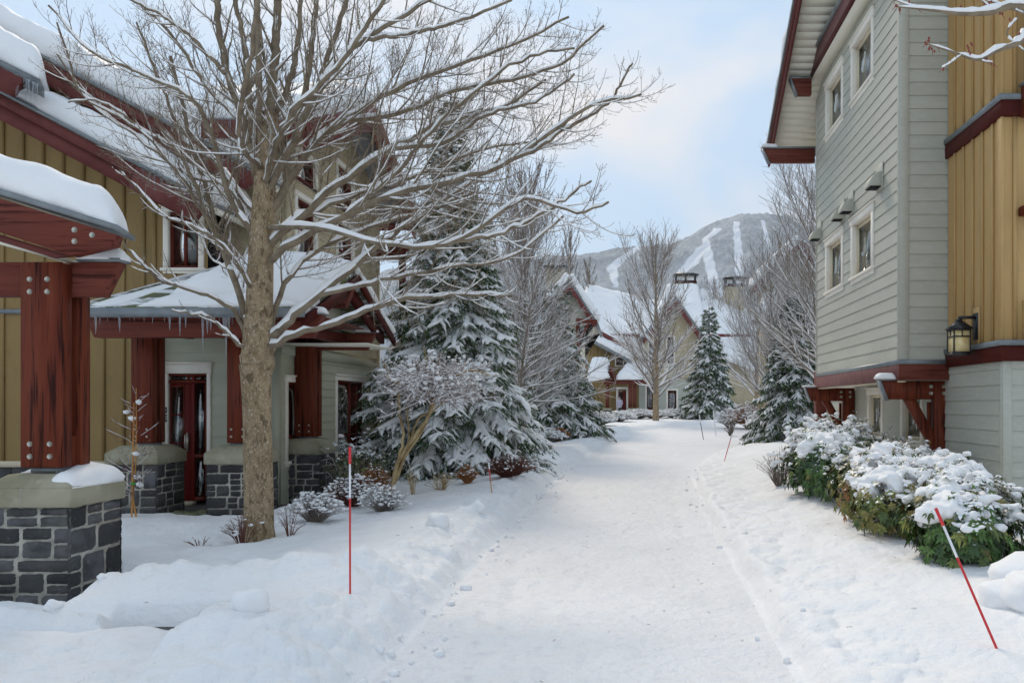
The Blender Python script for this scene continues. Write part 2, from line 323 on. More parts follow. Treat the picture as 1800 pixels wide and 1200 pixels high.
def build_ground():
    Ys = np.exp(np.arange(math.log(2.3), math.log(140), .0062))
    K = np.concatenate([np.linspace(-2.6, -.83, 60)[:-1], np.arange(-.83, .53, .0024), np.linspace(.53, 2.6, 60)[1:]])
    YY, KK = np.meshgrid(Ys, K, indexing='ij'); XX = YY*KK; ZZ = ground(XX, YY)
    n, m = YY.shape; V = np.stack([XX, YY, ZZ], -1).reshape(-1, 3)
    i, j = np.meshgrid(np.arange(n-1), np.arange(m-1), indexing='ij')
    q = np.stack([i*m+j, i*m+j+1, (i+1)*m+j+1, (i+1)*m+j], -1).reshape(-1, 4)
    c = V[q].mean(1); inp = (c[:, 0] > np.interp(c[:, 1], LY, LX)) & (c[:, 0] < np.interp(c[:, 1], RY, RX))
    def sub(qq):
        u, inv = np.unique(qq.ravel(), return_inverse=True); mb = MB(); mb.add(V[u], inv.reshape(-1, 4)); return mb
    g = sub(q[~inp])
    # coarse skirts: behind the camera and out to the hills
    def patch(xs, ys):
        X, Y = np.meshgrid(xs, ys); Z = ground(X, Y) if ys.max() < 20 else .012*np.clip(Y-25, 0, 400)
        mm = len(xs); a, b = np.meshgrid(np.arange(len(ys)-1), np.arange(mm-1), indexing='ij')
        return np.stack([X, Y, Z-.02], -1).reshape(-1, 3), np.stack([a*mm+b, a*mm+b+1, (a+1)*mm+b+1, (a+1)*mm+b], -1).reshape(-1, 4)
    g.add(*patch(np.linspace(-30, 30, 200), np.linspace(-12, 2.3, 60)))
    g.add(*patch(np.linspace(-900, 900, 20), np.linspace(138, 1500, 20)))
    obj('snow_ground', g, M['snow_ground'], smooth=True, kind='structure')
    obj('path', sub(q[inp]), M['snow_path'], smooth=True, kind='structure')
build_ground()

def build_mountain():
    rx = [-1400, -500, -40, 60, 130, 200, 300, 400, 560, 900, 2500]; rz = [60, 190, 395, 415, 440, 455, 520, 590, 575, 520, 250]
    rx = [(p-CX)*2000/F for p in (-600, 300, 900, 1000, 1060, 1130, 1180, 1230, 1290, 1330, 1420, 1600, 2300)]
    rz = [(CY-p)*2000/F for p in (560, 500, 470, 456, 442, 431, 424, 405, 389, 384, 398, 430, 520)]
    xs = np.concatenate([np.linspace(-2300, -500, 60)[:-1], np.linspace(-500, 700, 900), np.linspace(700, 1700, 40)[1:]]); t = np.linspace(0, 1, 320)
    X, T = np.meshgrid(xs, t, indexing='ij'); top = np.interp(X, rx, rz)+14*fbm(X/120, X*0+1, 5, 4)
    Yv = 1350+650*T+90*fbm(X/260, T*3, 6, 4)
    Z = top*np.sin(T*math.pi/2)**1.15 + 26*fbm(X/90, Yv/90, 8, 5)*np.sin(T*math.pi) + 6*fbm(X/14, Yv/14, 9, 3)*T
    n, m = X.shape; i, j = np.meshgrid(np.arange(n-1), np.arange(m-1), indexing='ij')
    q = np.stack([i*m+j, (i+1)*m+j, (i+1)*m+j+1, i*m+j+1], -1).reshape(-1, 4)
    V = np.stack([X, Yv, Z-2], -1).reshape(-1, 3)
    # cleared ski runs: real openings in the forest, as a vertex attribute (1 = open snow)
    px = CX+V[:, 0]*F/V[:, 1]; py = CY-(V[:, 2])*F/V[:, 1]
    def run(pts, w):
        a = np.array(pts, float); yy = a[:, 1]; o = np.argsort(yy); cx = np.interp(py, yy[o], a[o, 0]); ww = np.interp(py, yy[o], np.array(w, float)[o])
        ins = (py > yy.min()-2) & (py < yy.max()+4); d = np.abs(px-cx+1.0*np.sin(py*.35))/ww; return np.where(ins, np.clip((1.25-d)*3.5, 0, 1), 0)
    s = np.maximum.reduce([run([(1262, 402), (1240, 420), (1243, 440), (1250, 475), (1262, 520)], [7, 5, 8, 8, 10]),
        run([(1244, 425), (1232, 438), (1216, 460), (1196, 480)], [4, 9, 11, 7]), run([(1294, 390), (1297, 430), (1301, 470), (1306, 520)], [5, 6, 8, 8]),
        run([(1112, 440), (1085, 460), (1076, 470), (1082, 500)], [6, 9, 9, 4]), run([(1130, 432), (1100, 446)], [10, 3]), run([(1340, 388), (1352, 430)], [3, 4])])
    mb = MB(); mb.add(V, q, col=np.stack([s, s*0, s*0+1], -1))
    m_ = bpy.data.materials.new('mountain_forest'); m_.use_nodes = True; t_ = m_.node_tree; b = t_.nodes['Principled BSDF']; b.inputs['Roughness'].default_value = .9; b.inputs['Specular IOR Level'].default_value = .1
    at = N(t_, 'ShaderNodeAttribute', attribute_name='tint'); sp = N(t_, 'ShaderNodeSeparateColor'); t_.links.new(at.outputs['Color'], sp.inputs[0])
    tcn = N(t_, 'ShaderNodeTexCoord'); mp_ = N(t_, 'ShaderNodeMapping'); mp_.inputs['Scale'].default_value = (1, .5, .35); t_.links.new(tcn.outputs['Object'], mp_.inputs[0])
    nz = N(t_, 'ShaderNodeTexNoise'); nz.inputs['Scale'].default_value = .12; nz.inputs['Detail'].default_value = 6; nz.inputs['Roughness'].default_value = .75
    nz2 = N(t_, 'ShaderNodeTexNoise'); nz2.inputs['Scale'].default_value = .012; nz2.inputs['Detail'].default_value = 5
    t_.links.new(mp_.outputs[0], nz.inputs['Vector']); t_.links.new(tcn.outputs['Object'], nz2.inputs['Vector'])
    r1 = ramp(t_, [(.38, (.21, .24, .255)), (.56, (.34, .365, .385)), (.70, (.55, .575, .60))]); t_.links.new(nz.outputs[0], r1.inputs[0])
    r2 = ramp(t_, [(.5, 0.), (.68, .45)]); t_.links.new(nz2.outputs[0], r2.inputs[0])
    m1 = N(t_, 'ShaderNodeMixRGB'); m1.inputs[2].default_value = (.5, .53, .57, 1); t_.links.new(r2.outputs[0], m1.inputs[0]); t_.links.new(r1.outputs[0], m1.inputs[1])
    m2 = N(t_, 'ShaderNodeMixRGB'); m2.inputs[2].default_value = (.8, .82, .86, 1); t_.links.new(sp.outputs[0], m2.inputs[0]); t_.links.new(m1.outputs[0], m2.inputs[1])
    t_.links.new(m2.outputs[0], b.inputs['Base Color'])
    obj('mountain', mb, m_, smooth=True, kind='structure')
build_mountain()

# ---------------------------------------------------------------- building helpers
def cuts(lo, hi, holes):
    out = [(lo, hi)]
    for a, b in holes:
        nx = []
        for (c, d) in out:
            if b <= c or a >= d: nx.append((c, d)); continue
            if a > c: nx.append((c, a))
            if b < d: nx.append((b, d))
        out = nx
    return [(a, b) for a, b in out if b-a > 1e-4]
_jr = random.Random(99)
def siding(mb, P0, U, Nn, u0, u1, z0, z1, ex=.2, holes=(), t=.014, span=None, jitter=False, rnd=None):
    P0, U, Nn = map(lambda v: np.asarray(v, float), (P0, U, Nn)); Z = np.array([0, 0, 1.])
    pt = lambda u, z, n: P0+U*u+Nn*n+Z*z
    flip = np.dot(np.cross(U, Z), Nn) < 0
    Q = []
    QC = []; bc = [1.]
    def quad(a, b, c, d): Q.append([a, d, c, b] if flip else [a, b, c, d]); QC.append((bc[0],)*3)
    k = int(math.ceil((z1-z0)/ex))
    for i in range(k):
        zb = z0+i*ex; zt = min(zb+ex, z1)
        lo, hi = (u0, u1) if span is None else span((zb+zt)/2)
        if hi-lo < .02: continue
        bc[0] = _jr.uniform(.93, 1.05)
        br = sorted({zb, zt} | {h[2] for h in holes if zb < h[2] < zt} | {h[3] for h in holes if zb < h[3] < zt})
        for za, zc in zip(br[:-1], br[1:]):
            zm = (za+zc)/2; hs = [(h[0], h[1]) for h in holes if h[2] < zm < h[3]]
            for a, b in cuts(lo, hi, hs):
                na = t*(1-(za-zb)/ex)+.002; nc = t*(1-(zc-zb)/ex)+.002
                quad(pt(a, za, na), pt(b, za, na), pt(b, zc, nc), pt(a, zc, nc))
                if za == zb: quad(pt(a, za, .0), pt(b, za, .0), pt(b, za, na), pt(a, za, na))
                if ex > .12 and za == zb and rnd is None:
                    for kk in range(1+int((b-a)/2.8)):
                        uu = a+(b-a)*_jr.random()
                        if a+.25 < uu < b-.25: quad(pt(uu, za, na+.0012), pt(uu+.005, za, na+.0012), pt(uu+.005, zc, nc+.0012), pt(uu, zc, nc+.0012))
                if jitter:
                    for (uu) in np.arange(a+.1, b, .17):
                        uu += (((i*7919) % 13)/13-.5)*.12
                        if a < uu < b-.01: quad(pt(uu, za, na+.001), pt(uu+.008, za, na+.001), pt(uu+.008, zc, nc+.001), pt(uu, zc, nc+.001))
    mb.quads(Q, np.array(QC)); return mb
def batten(mb, P0, U, Nn, u0, u1, zlo, ztop, step=.3, holes=(), w=.05, t=.025, first=.1):
    P0, U, Nn = map(lambda v: np.asarray(v, float), (P0, U, Nn)); Z = np.array([0, 0, 1.])
    pt = lambda u, z, n: P0+U*u+Nn*n+Z*z
    us = sorted({u0, u1} | {h[0] for h in holes if u0 < h[0] < u1} | {h[1] for h in holes if u0 < h[1] < u1})
    kinks = getattr(ztop, 'kinks', []); us = sorted(set(us) | {k for k in kinks if u0 < k < u1})
    us = sorted(set(us) | {v for v in np.arange(u0+first+w/2, u1, step)})
    flip = np.dot(np.cross(U, Z), Nn) < 0; Q = []; QC = []
    for a, b in zip(us[:-1], us[1:]):
        um = (a+b)/2; hs = [(h[2], h[3]) for h in holes if h[0] < um < h[1]]
        za, zb = ztop(a+1e-4), ztop(b-1e-4)
        tt_ = (_jr.uniform(.88, 1.06),)*3
        for c, d in cuts(zlo, max(za, zb), hs):
            QC.append(tt_)
            top = d >= max(za, zb)-1e-3
            q = [pt(a, c, 0), pt(b, c, 0), pt(b, zb if top else d, 0), pt(a, za if top else d, 0)]
            Q.append(q[::-1] if flip else q)
    mb.quads(Q, np.array(QC))
    u = u0+first
    while u < u1-w:
        hs = [(h[2], h[3]) for h in holes if h[0]-w < u < h[1]]
        for c, d in cuts(zlo, min(ztop(u), ztop(u+w)), hs):
            p = [pt(u, c, 0), pt(u+w, c, 0), pt(u+w, c, t), pt(u, c, t), pt(u, d, 0), pt(u+w, d, 0), pt(u+w, d, t), pt(u, d, t)]
            mb.hexa(p)
        u += step
    return mb
def obox(mb, P0, U, Nn, u0, u1, n0, n1, z0, z1):
    P0, U, Nn = map(lambda v: np.asarray(v, float), (P0, U, Nn)); Z = np.array([0, 0, 1.])
    pt = lambda u, n, z: P0+U*u+Nn*n+Z*z
    return mb.hexa([pt(u0,n0,z0),pt(u1,n0,z0),pt(u1,n1,z0),pt(u0,n1,z0),pt(u0,n0,z1),pt(u1,n0,z1),pt(u1,n1,z1),pt(u0,n1,z1)])
def window(par, P0, U, Nn, u0, u1, z0, z1, trim=.1, trimmat='trim', sash='sash', mull=(), bars=(), rec=.07, curtain=None, sill=True, hood=True, fw=.045):
    """outer trim extents u0..u1, z0..z1"""
    a, b, c, d = u0+trim, u1-trim, z0+trim, z1-trim
    f = MB()
    obox(f, P0, U, Nn, a, a+fw, -rec, -rec+.04, c, d); obox(f, P0, U, Nn, b-fw, b, -rec, -rec+.04, c, d)
    obox(f, P0, U, Nn, a+fw, b-fw, -rec, -rec+.04, c, c+fw); obox(f, P0, U, Nn, a+fw, b-fw, -rec, -rec+.04, d-fw, d)
    for m_ in mull: uu = a+(b-a)*m_; obox(f, P0, U, Nn, uu-.022, uu+.022, -rec, -rec+.036, c+fw, d-fw)
    for m_ in bars: zz = c+(d-c)*m_; obox(f, P0, U, Nn, a+fw, b-fw, -rec, -rec+.033, zz-.018, zz+.018)
    w = obj('window', f, M[sash], par)
    t = MB(); p = .028
    obox(t, P0, U, Nn, u0, a, -rec-.02, p, z0+trim, z1-trim); obox(t, P0, U, Nn, b, u1, -rec-.02, p, z0+trim, z1-trim)
    obox(t, P0, U, Nn, u0-.02, u1+.02, -rec-.02, p+.012, d, z1)
    if hood: obox(t, P0, U, Nn, u0-.04, u1+.04, .0, p+.035, z1, z1+.025)
    obj('trim', t, M[trimmat], w, bevel=.004)
    if sill:
        s = MB(); obox(s, P0, U, Nn, u0-.03, u1+.03, -rec-.02, p+.03, c-.045, c); obox(s, P0, U, Nn, u0, u1, -rec-.02, p, z0, c-.045)
        obj('sill', s, M[trimmat], w, bevel=.004)
    g = MB(); obox(g, P0, U, Nn, a+.01, b-.01, -rec+.006, -rec+.014, c+.01, d-.01); obj('pane', g, M['glass'], w)
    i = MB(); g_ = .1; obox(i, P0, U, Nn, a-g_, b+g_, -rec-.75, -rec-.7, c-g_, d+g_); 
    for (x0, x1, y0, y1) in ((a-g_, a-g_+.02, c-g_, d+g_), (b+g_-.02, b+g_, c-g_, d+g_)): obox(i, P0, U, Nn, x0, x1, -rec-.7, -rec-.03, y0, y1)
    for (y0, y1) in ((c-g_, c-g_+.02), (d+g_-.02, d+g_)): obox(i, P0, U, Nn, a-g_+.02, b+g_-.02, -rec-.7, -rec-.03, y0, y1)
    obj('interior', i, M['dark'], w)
    if curtain:
        cu = MB()
        for (f0, f1) in curtain: obox(cu, P0, U, Nn, a+(b-a)*f0, a+(b-a)*f1, -rec-.09, -rec-.06, c, d)
        obj('curtain', cu, M['curtain'], w)
    return w
def snow_slab(par, A, B, C, D, th=.3, r=.14, name='snow', seed=1, res=.07, wav=.08, under=True, bulge=.05, drip=.0, mat_='snow'):
    """snow lying on the quad A-B (lower edge), D-C (upper edge)"""
    A, B, C, D = map(lambda v: np.asarray(v, float), (A, B, C, D))
    W_ = max(np.linalg.norm(B-A), np.linalg.norm(C-D)); Hh = max(np.linalg.norm(D-A), np.linalg.norm(C-B))
    nu = int(min(220, max(6, W_/res))); nv = int(min(220, max(6, Hh/res)))
    s = np.linspace(0, 1, nu+1); t = np.linspace(0, 1, nv+1)
    # denser at borders
    s = .5-.5*np.cos(math.pi*s)*.35-.65*(.5-s); t = .5-.5*np.cos(math.pi*t)*.35-.65*(.5-t)
    s = (s-s[0])/(s[-1]-s[0]); t = (t-t[0])/(t[-1]-t[0])
    Sg, Tg = np.meshgrid(s, t, indexing='ij'); S3 = Sg[..., None]; T3 = Tg[..., None]
    base = (A*(1-S3)+B*S3)*(1-T3)+(D*(1-S3)+C*S3)*T3
    wl = np.linalg.norm(B-A)*(1-Tg)+np.linalg.norm(C-D)*Tg; hl = Hh
    du = np.minimum(Sg, 1-Sg)*wl; dv = np.minimum(Tg, 1-Tg)*hl
    w_ = wav*fbm(Sg*W_*1.7, Tg*Hh*1.7, seed, 3)
    prof = lambda d: np.sqrt(np.clip(1-(1-np.clip((d+w_*.6)/r, 0, 1))**2, 0, 1))
    h = th*prof(du)*prof(dv)*(1+.28*fbm(Sg*W_*.8+seed, Tg*Hh*.8, seed+3, 3)+.15*fbm(Sg*W_*3.5, Tg*Hh*3.5, seed+5, 4))
    h = h*(1-.25*np.abs(w_)/max(wav, 1e-3)*np.exp(-du/.2))
    nrm = unit(np.cross(B-A, D-A)); 
    if nrm[2] < 0: nrm = -nrm
    up = unit(nrm*.35+np.array([0, 0, 1.])*.65)
    top = base+up*(h[..., None]+.002)
    # bulge outwards at edges
    uo = unit(B-A); vo = unit(D-A); 
    eb = np.exp(-du/.06)*np.sign(Sg-.5)*bulge; ev = np.exp(-dv/.06)*np.sign(Tg-.5)*bulge
    jj = (.5+fbm(Sg*W_*3, Tg*Hh*3, seed+9, 3))
    hh = (h/th)
    top = top+uo*(eb*jj)[..., None]+vo*(ev*jj)[..., None]
    if drip: top[..., 2] -= drip*np.exp(-(Tg*hl)/.10)*np.clip(jj, 0, 1)
    n, m = Sg.shape; i, j = np.meshgrid(np.arange(n-1), np.arange(m-1), indexing='ij')
    q = np.stack([i*m+j, (i+1)*m+j, (i+1)*m+j+1, i*m+j+1], -1).reshape(-1, 4)
    ring = [i_*m for i_ in range(n)]+[(n-1)*m+j_ for j_ in range(1, m)]+[i_*m+m-1 for i_ in range(n-2, -1, -1)]+[j_ for j_ in range(m-2, 0, -1)]
    V = top.reshape(-1, 3); bb = base.reshape(-1, 3)[ring]-up*.01; nr = len(ring); k0 = len(V)
    q2 = [(ring[a], k0+a, k0+(a+1) % nr, ring[(a+1) % nr]) for a in range(nr)]
    c = bb.mean(0); V = np.vstack([V, bb, c[None]]); tt = [(k0+nr, k0+(a+1) % nr, k0+a) for a in range(nr)]
    mb = MB(); mb.add(V, np.vstack([q, q2]), tt)
    return obj(name, mb, M[mat_], par, smooth=True)
def slab(mb, A, B, C, D, th):      # roof slab: quad surface with vertical thickness
    a = np.array([A, B, C, D], float); b = a-np.array([0, 0, th]); return mb.hexa(np.vstack([b, a]))
ice_me = None
def icicle(par, p, L, r=.012):
    global ice_me
    if ice_me is None:
        mb = MB(); z = np.array([0, -.12, -.35, -.6, -.85, -1.]); rr = np.array([1., .78, .6, .42, .22, .03])
        pts = np.stack([.0*z, 0*z, z], -1); mb.tube(pts, rr, 6); ice_me = mesh_from('icicle', mb); ice_me.materials.append(M['ice']); ice_me.polygons.foreach_set('use_smooth', np.ones(len(ice_me.polygons), bool))
    o = bpy.data.objects.new('icicle', ice_me); S.collection.objects.link(o); o.parent = par
    o.location = Vector(np.asarray(p, float)-ORIG[par]); o.scale = (r, r, L); return o
def icicles(par, A, B, n, lmin, lmax, seed=0, r=.012, pw=2.5):
    R = random.Random(seed); A = np.asarray(A, float); B = np.asarray(B, float)
    for i in range(n):
        t = (i+R.random())/n; L = lmin+(lmax-lmin)*R.random()**pw; icicle(par, A+(B-A)*t, L, r*(.5+.6*(L/lmax))*(.8+.4*R.random()))
bolt_me = None
def bolt(par, p, d, r=.022):
    """washer and nut seen face on"""
    global bolt_me
    if bolt_me is None:
        mb = MB(); mb.tube([(0, 0, 0), (0, 0, .15)], [1, 1], 16); mb.tube([(0, 0, .15), (0, 0, .5)], [.5, .5], 6); bolt_me = mesh_from('bolt', mb); bolt_me.materials.append(M['steel'])
    o = bpy.data.objects.new('bolt', bolt_me); S.collection.objects.link(o); o.parent = par; o.location = Vector(np.asarray(p, float)-ORIG[par])
    o.rotation_euler = Vector(d).to_track_quat('Z', 'Y').to_euler(); o.scale = (r, r, r*.8); return o
def stonework(par, x0, x1, y0, y1, z0, z1, seed=1, small=1.):
    R = random.Random(seed); core = MB(); core.box(x0, x1, y0, y1, z0, z1); obj('mortar', core, M['mortar'], par)
    mb = MB(); g = .0045; nrs = np.random.RandomState(seed)
    def cells(w, h):
        out = []; z = 0
        while z < h-.02:
            rh = R.choice([.10, .16, .20, .24])*small
            if h-z-rh < .07: rh = h-z
            u = 0
            while u < w-.01:
                cw = R.uniform(.12, .36)*small
                if w-u-cw < .08: cw = w-u
                if rh > .12 and cw < .19*small and R.random() < .7: out += [(u, u+cw, z, z+rh*.48), (u, u+cw, z+rh*.48, z+rh)]
                elif rh > .14 and R.random() < .35: k = R.uniform(.4, .6); out += [(u, u+cw, z, z+rh*k), (u, u+cw, z+rh*k, z+rh)]
                else: out.append((u, u+cw, z, z+rh))
                u += cw
            z += rh
        return out
    faces = [((x0, y0), (1, 0), (0, -1), x1-x0), ((x1, y0), (0, 1), (1, 0), y1-y0), ((x1, y1), (-1, 0), (0, 1), x1-x0), ((x0, y1), (0, -1), (-1, 0), y1-y0)]
    for (o_, u_, n_, w_) in faces:
        O = np.array([*o_, z0]); U = np.array([*u_, 0.]); Nn = np.array([*n_, 0.])
        for (a, b, c, d) in cells(w_, z1-z0):
            a_, b_, c_, d_ = a+(g if a > 0 else -.012), b-(g if b < w_-1e-6 else -.012), c+g, d-g
            n = 7; uu = np.linspace(a_, b_, n); zz = np.linspace(c_, d_, n); UU, ZZ = np.meshgrid(uu, zz, indexing='ij')
            e = np.minimum.reduce([np.arange(n)[:, None]+0*ZZ, (n-1-np.arange(n))[:, None]+0*ZZ, np.arange(n)[None, :]+0*ZZ, (n-1-np.arange(n))[None, :]+0*ZZ])
            off = np.where(e == 0, -.004, .010+.004*e)+nrs.uniform(-.005, .007, e.shape)*(e > 0)
            ed = nrs.uniform(-.004, .004, e.shape)*(e == 0)
            V = O+U*(UU+ed)[..., None]+np.array([0, 0, 1.])*(ZZ+ed)[..., None]+Nn*off[..., None]
            i, j = np.meshgrid(np.arange(n-1), np.arange(n-1), indexing='ij'); q = np.stack([i*n+j, (i+1)*n+j, (i+1)*n+j+1, i*n+j+1], -1).reshape(-1, 4)
            cc = R.uniform(.4, 1.9); mb.add(V.reshape(-1, 3), q, col=(cc*R.uniform(.93, 1.05), cc, cc*R.uniform(.97, 1.1)))
    return obj('stonework', mb, M['stone'], par)
def capstone(par, x0, x1, y0, y1, z, seam=False):
    mb = MB(); o = .03; h = .15; s = .10; ztop = z+.25
    a = [(x0-o, y0-o, z), (x1+o, y0-o, z), (x1+o, y1+o, z), (x0-o, y1+o, z)]; b = [(p[0], p[1], z+h) for p in a]
    c = [(x0+s, y0+s, ztop), (x1-s, y0+s, ztop), (x1-s, y1-s, ztop), (x0+s, y1-s, ztop)]
    mb.hexa(a+b); mb.hexa([(p[0], p[1], p[2]+.0005) for p in b]+c)
    r = obj('capstone', mb, M['cap'], par, bevel=.008)
    if seam:
        sm = MB(); xm = (x0+x1)/2-.03; sm.box(xm, xm+.008, y0-o-.002, y0-o+.01, z, z+h); obj('joint', sm, M['mortar'], r)
    return r
# ================================================================= LEFT HOUSE
XU = (1, 0, 0); YU = (0, 1, 0); FR = (0, -1, 0); RT = (1, 0, 0); LT = (-1, 0, 0)
def left_house():
    h = thing('townhouse', 'olive and sage town house with red timber porches on stone piers, left of the path', 'house', (-7, 12.5, 0))
    yw = 12.3
    # --- olive board and batten wall
    def z_low(u): return 4.50+.53*(-6.04-u)-.12           # under the lower rake
    def zt(u): return min(z_low(u), 9.5)
    WIN = (-7.18, -6.55, 3.58, 4.62)
    mb = MB(); batten(mb, (0, yw, 0), XU, FR, -16, -7.4, .69, zt, .31, (), first=.12); obj('olive_wall', mb, M['olive'], h)
    mb = MB(); batten(mb, (0, yw, 0), XU, FR, -7.4, -6.5, 2.9, lambda u: min(z_low(u), 4.75), .31, (WIN,), first=.06); obj('olive_wall', mb, M['olive'], h)
    mb = MB(); mb.box(-16, -7.4, yw-.04, yw+.02, .60, .69); obj('base_trim', mb, M['trim_beige'], h)
    mb = MB(); mb.box(-16, -7.4, yw-.035, yw, 2.96, 3.03); obj('flashing', mb, M['flash'], h)
    core = MB(); core.box(-16, -7.42, yw+.005, yw+.5, -.2, 5.6); core.box(-16, -6.55, 12.95, 16, 2.6, 5.0); obj('wall_core', core, M['olive'], h)
    st = MB(); stw = (-16, -7.5)
    for i, x in enumerate(np.arange(-16, -7.5, .33)): st.box(x+.01, x+.31, yw-.03, yw+.1, -.1, .30); st.box(x-.1, x+.2, yw-.032, yw+.1, .31, .59)
    obj('foundation', st, M['stone'], h)
    window(h, (0, yw, 0), XU, FR, *WIN[:2], *WIN[2:], trim=.085, mull=(.5,), curtain=((.0, .25), (.55, .8)))
    # upper wall between the roofs
    def z_up(u): return 5.21+.534*(-5.78-u)-.1
    mb = MB(); batten(mb, (0, 12.9, 0), XU, FR, -16, -6.4, 3.2, lambda u: min(z_up(u), 9.0), .31); obj('olive_wall', mb, M['olive'], h)
    # --- lower rake roof
    def rake(x0, x1, xe, ze, sl, yf, yb, th, name, seed, snow_h, tail=True, xs1=None, snow_x0=None):
        f = lambda x: ze+sl*(xe-x)
        mb = MB(); mb.prism([(x0, yf, f(x0)-.06), (x1, yf, f(x1)-.06), (x1, yf, f(x1)-.06-th*.42), (x0, yf, f(x0)-.06-th*.42)], (0, .06, 0))
        r = obj('roof', MB().hexa([(x0, yf+.06, f(x0)-.16), (xe, yf+.06, ze-.16), (xe, yb, ze-.16), (x0, yb, f(x0)-.16), (x0, yf+.06, f(x0)-.05), (xe, yf+.06, ze-.05), (xe, yb, ze-.05), (x0, yb, f(x0)-.05)]), M['cream'], h)
        obj('fascia', mb, M['fascia'], r)
        mb = MB(); mb.prism([(x0, yf+.035, f(x0)-.06-th*.42), (x1, yf+.035, f(x1)-.06-th*.42), (x1, yf+.035, f(x1)-.06-th), (x0, yf+.035, f(x0)-.06-th)], (0, .06, 0)); obj('fascia', mb, M['fascia'], r)
        mb = MB(); mb.prism([(x0, yf-.03, f(x0)+.0), (xe+.02, yf-.03, ze), (xe+.02, yf-.03, ze-.055), (x0, yf-.03, f(x0)-.055)], (0, yb-yf+.03, 0)); obj('drip_edge', mb, M['flash'], r)
        if tail:
            mb = MB(); xa = x1-.85; mb.prism([(xa+.12, yf-.02, f(xa+.12)-.06), (xe-.02, yf-.02, ze-.07), (xe-.18, yf-.02, ze-.30), (xa, yf-.02, f(xa)-.06-th*1.0)], (0, .12, 0)); obj('rafter_tail', mb, M['fascia'], r)
        sx0 = x0 if snow_x0 is None else snow_x0; sx1 = (xe if xs1 is None else xs1)
        snow_slab(r, (sx0, yf+.03, f(sx0)), (sx1, yf+.03, f(sx1)), (sx1, yb, f(sx1)), (sx0, yb, f(sx0)), snow_h, .18, seed=seed, wav=.09)
        return r, f
    r1, f1 = rake(-13, -6.3, -6.04, 4.50, .53, 11.4, 12.88, .38, 'lower', 11, .36, snow_x0=-8.75)
    icicles(r1, (-6.95, 11.38, f1(-6.95)-.05), (-6.06, 11.38, 4.44), 16, .05, .30, 3, .013, 1.6)
    r2, f2 = rake(-14, -6.0, -5.60, 5.10, .534, 12.0, 15.5, .36, 'upper', 12, .38)
    icicles(r2, (-6.6, 11.98, f2(-6.6)-.05), (-5.6, 11.98, 5.05), 12, .10, .55, 4, .015, 1.3)
    # near upper eave, top left corner
    f3 = lambda x: 6.05+.42*(-6.97-x)
    y3 = 11.0; A3 = P(70, 140, y3); x3 = A3[0]; z3 = A3[2]; f3 = lambda x: z3+.5*(x3-x)
    r3 = obj('roof', MB().hexa([(-12, y3, f3(-12)-.12), (x3, y3, z3-.12), (x3-.2, 11.36, z3-.12), (-12, 11.36, f3(-12)-.12), (-12, y3, f3(-12)), (x3, y3, z3), (x3-.2, 11.36, z3), (-12, 11.36, f3(-12))]), M['flash'], h)
    mb = MB(); mb.prism([(-12, y3-.03, f3(-12)-.1), (x3-.22, y3-.03, f3(x3-.22)-.1), (x3-.38, y3-.03, f3(x3-.38)-.42), (-12, y3-.03, f3(-12)-.62)], (0, .09, 0)); obj('fascia', mb, M['fascia'], r3)
    snow_slab(r3, (-12, y3+.02, f3(-12)), (x3, y3+.02, z3), (x3-.2, 11.36, z3), (-12, 11.36, f3(-12)), .50, .28, seed=13)
    icicles(r3, (x3-.5, y3-.02, f3(x3-.5)-.1), (x3+.01, y3-.02, z3-.08), 17, .07, .36, 5, .012, 1.3)
    # --- tan shingled bay
    xb = -5.5; yb0, yb1 = 12.9, 17.4
    def gab(z):      # right facing gable extents in Y for a height
        if z < 5.85: return (yb0, yb1)
        k = (z-5.85)/.53; return (max(yb0, 12.45+k*1.0), min(yb1, 17.75-k*1.0))
    holes = [(13.1, 14.05, 3.95, 5.1), (14.95, 15.95, 3.95, 5.1), (13.1, 14.05, 5.25, 5.85), (14.95, 15.95, 5.25, 6.2)]
    mb = MB(); siding(mb, (xb, 0, 0), YU, RT, yb0, yb1, 2.55, 7.15, .15, [(a+.02, b-.02, c+.02, d-.02) for a, b, c, d in holes], t=.012, span=gab, jitter=True); obj('shingle_wall', mb, M['tan'], h)
    mb = MB(); siding(mb, (0, yb0, 0), XU, FR, -6.6, xb, 2.9, 5.9, .15, (), t=.012, jitter=True); obj('shingle_wall', mb, M['tan'], h)
    for a, b, c, d in holes: window(h, (xb, 0, 0), YU, RT, a, b, c, d, trim=.09, bars=(.5,) if d-c > 1 else (), sill=d-c > 1, hood=False)
    mb = MB(); mb.box(xb-.05, xb+.035, yb1-.01, yb1+.1, .0, 5.7); mb.box(xb-.06, xb+.03, yb0-.03, yb0+.06, 2.55, 5.8); obj('corner_board', mb, M['tan'], h)
    core = MB(); core.box(-13, xb-.9, yb0+.9, yb1, 2.5, 5.9); obj('wall_core', core, M['tan'], h)
    # bay roof: ridge along X
    yr, zr, ye0, ye1, ze = 15.1, 7.25, 11.95, 18.25, 5.85; xa, xc, xd = -6.4, -4.85, -8.0
